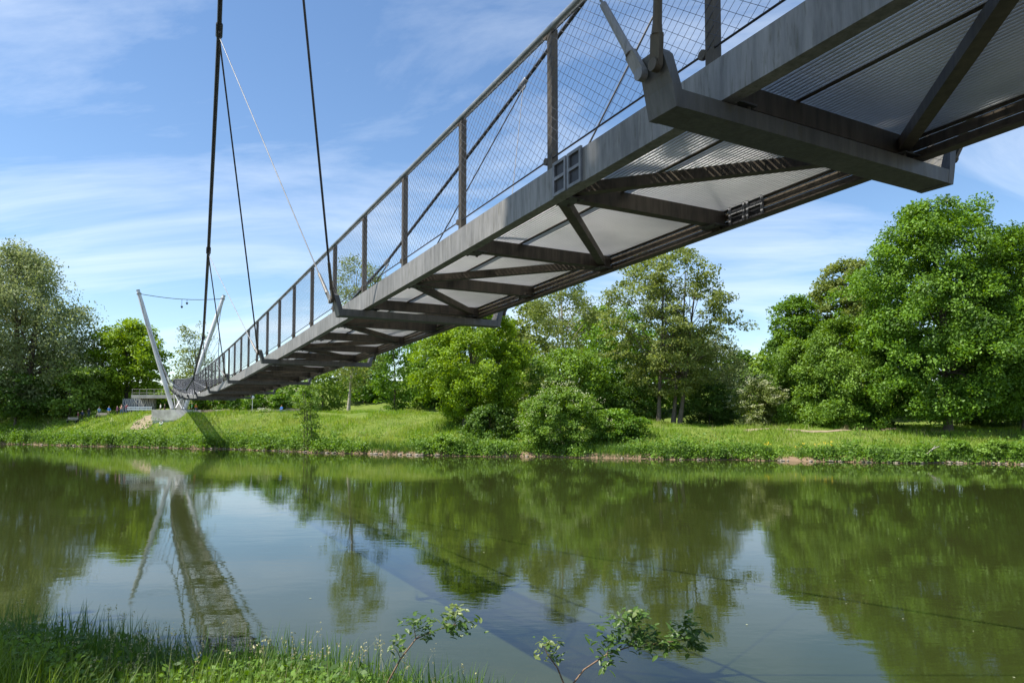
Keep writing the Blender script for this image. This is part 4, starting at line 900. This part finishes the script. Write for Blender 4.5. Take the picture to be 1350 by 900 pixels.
P = near_pts(420, -16, -1.0, -.1, 2.4, rr); e = env(P[:, 0]); H = e*rr.uniform(.9, 1.3, len(P)); V, F = curved_blades(P, H, np.full(len(P), .007), .7, rr, 4)
Ht = V.reshape(-1, 10, 3)[:, 8]; idx = np.repeat(np.arange(len(P)), 10); q = Ht[idx]+rr.normal(size=(len(idx), 3))*np.array([.02, .02, .05]); L = rr.uniform(.02, .045, len(idx))
V2 = leaf_quads(q, unit(rr.normal(size=(len(idx), 3))), L, L*.5, rr); V = np.concatenate([V, V2]); F = np.concatenate([F, QF(len(idx))+len(V)-len(V2)])
o = mesh_np('near_seed_heads', V, F, M['straw']); tag(o, 'pale grass seed heads standing above the near grass', 'grass', kind='stuff')
P0 = near_pts(900, -15, -.6, .0, 3.0, rr); idx = np.repeat(np.arange(len(P0)), 40); e = env(P0[:, 0])[idx]; P = P0[idx]+rr.normal(size=(len(idx), 3))*np.array([.13, .13, 0]); P[:, 2] += rr.random(len(idx))*e*.8
L = rr.uniform(.04, .1, len(idx)); o = mesh_np('near_herbs', leaf_quads(P, unit(np.array([0, -.2, .9])+.55*rr.normal(size=(len(idx), 3))), L, L*.55, rr), QF(len(idx)), M['leaf_herb']); tag(o, 'small leafy herbs among the near grass', 'herbs', kind='stuff')
P0 = near_pts(260, -15, -1.6, -.1, 2.2, rr); idx = np.repeat(np.arange(len(P0)), 34); e = env(P0[:, 0])[idx]; P = P0[idx]+rr.normal(size=(len(idx), 3))*np.array([.09, .09, 0]); P[:, 2] += (.15+.8*rr.random(len(idx)))*e*.95
L = rr.uniform(.07, .15, len(idx)); o = mesh_np('near_nettles', leaf_quads(P, unit(np.array([0, -.3, .9])+.6*rr.normal(size=(len(idx), 3))), L, L*.5, rr), QF(len(idx)), M['reed']); tag(o, 'dark broad-leaved nettles among the near reeds', 'herbs', kind='stuff')
P = near_pts(2600, -16, .5, -.1, 3, rr); e = env(P[:, 0]); V, F = curved_blades(P, e*rr.uniform(.3, .9, len(P)), rr.uniform(.006, .016, len(P)), 1.5, rr, 4)
o = mesh_np('near_dead_grass', V, F, M['straw']); tag(o, 'bent dry stalks tangled in the near grass', 'grass', kind='stuff')
# leafy twigs rising into the picture
lm = {}
for nm in ('twigleaf', 'twigleaf_young'):
    V = []; F = []
    for k, (t, wv) in enumerate([(0, .004), (.25, .36), (.5, .46), (.75, .32), (1, .01)]): V += [(-wv/2, t, .07*math.sin(t*3)+.06), (0, t, .07*math.sin(t*3)), (wv/2, t, .07*math.sin(t*3)+.06)]
    for k in range(4):
        for j in range(2): F.append((3*k+j, 3*k+j+1, 3*k+3+j+1, 3*k+3+j))
    me = bpy.data.meshes.new('leaf'); me.from_pydata(V, [], F); me.materials.append(M[nm]); lm[nm] = me
def twig(label, path, Yd, specs, nleaf, size, seed, young=0.0, foot=None):
    rt = np.random.default_rng(seed); P = [at(x, y, Yd+dy) for x, y, dy in path]
    g = Vector((P[0].x, P[0].y-.1, float(near_h(P[0].x, P[0].y-.1))-.05)) if foot is None else foot
    root = empty('leafy_twig', tuple(g)); tag(root, label, 'twig', 'leafy twigs in the foreground')
    mb = MB(); allp = [g]+P; n = len(allp); mb.tube([p-g for p in allp], [.014*(1-.75*k/(n-1)) for k in range(n)], 6); mb.build('stem', M['twig'], root)
    for (cx, cy, sx, sy, cnt, yg) in specs:
        c0 = at(cx, cy, Yd); near = min(P, key=lambda q: (q-c0).length); mb = MB(); mb.tube([near-g, near.lerp(c0, .5)+Vector((0, 0, .02))-g, c0-g], [.006, .004, .002], 5); mb.build('side_shoot', M['twig'], root)
        for k in range(int(cnt*2.5)):
            p = at(cx+rt.normal()*sx, cy+rt.normal()*sy, Yd+rt.normal()*.1); o = bpy.data.objects.new('leaf', lm['twigleaf_young' if rt.random() < yg else 'twigleaf']); COL.objects.link(o); o.parent = root
            s = size*rt.uniform(.6, 1.25); o.location = p-g; o.scale = (s, s, s); o.rotation_euler = (rt.uniform(-.9, .5), rt.uniform(-.6, .6), rt.uniform(0, 6.283))
twig('thin bent twig with two tufts of leaves, left of the larger branch', [(508, 905, 0), (528, 868, 0), (548, 842, 0), (575, 830, .03), (600, 822, .05)], 8.2,
     [(545, 822, 9, 6, 22, .1), (600, 824, 15, 8, 34, .35), (598, 803, 6, 5, 14, .9), (520, 853, 5, 8, 9, .4), (560, 835, 7, 5, 8, .2)], 0, .1, 301)
twig('short pale-leaved sprig between the two larger twigs', [(745, 905, 0), (735, 880, 0), (722, 862, .02), (716, 850, .03)], 8.0, [(724, 850, 9, 6, 14, .7), (728, 866, 8, 5, 8, .3), (714, 858, 5, 4, 5, .8)], 0, .09, 302)
twig('dark arching branch with many leaves at the bottom right of centre', [(752, 905, 0), (770, 882, 0), (800, 862, .03), (835, 850, .06), (870, 848, .08), (905, 842, .1)], 8.0,
     [(825, 818, 13, 7, 30, .0), (808, 842, 13, 8, 24, 0), (845, 838, 14, 9, 24, 0), (885, 845, 14, 8, 34, 0), (905, 828, 10, 8, 26, 0), (915, 846, 7, 7, 20, 0), (855, 852, 14, 6, 16, 0), (800, 868, 9, 6, 10, 0), (838, 808, 7, 4, 10, .1)], 0, .105, 303)
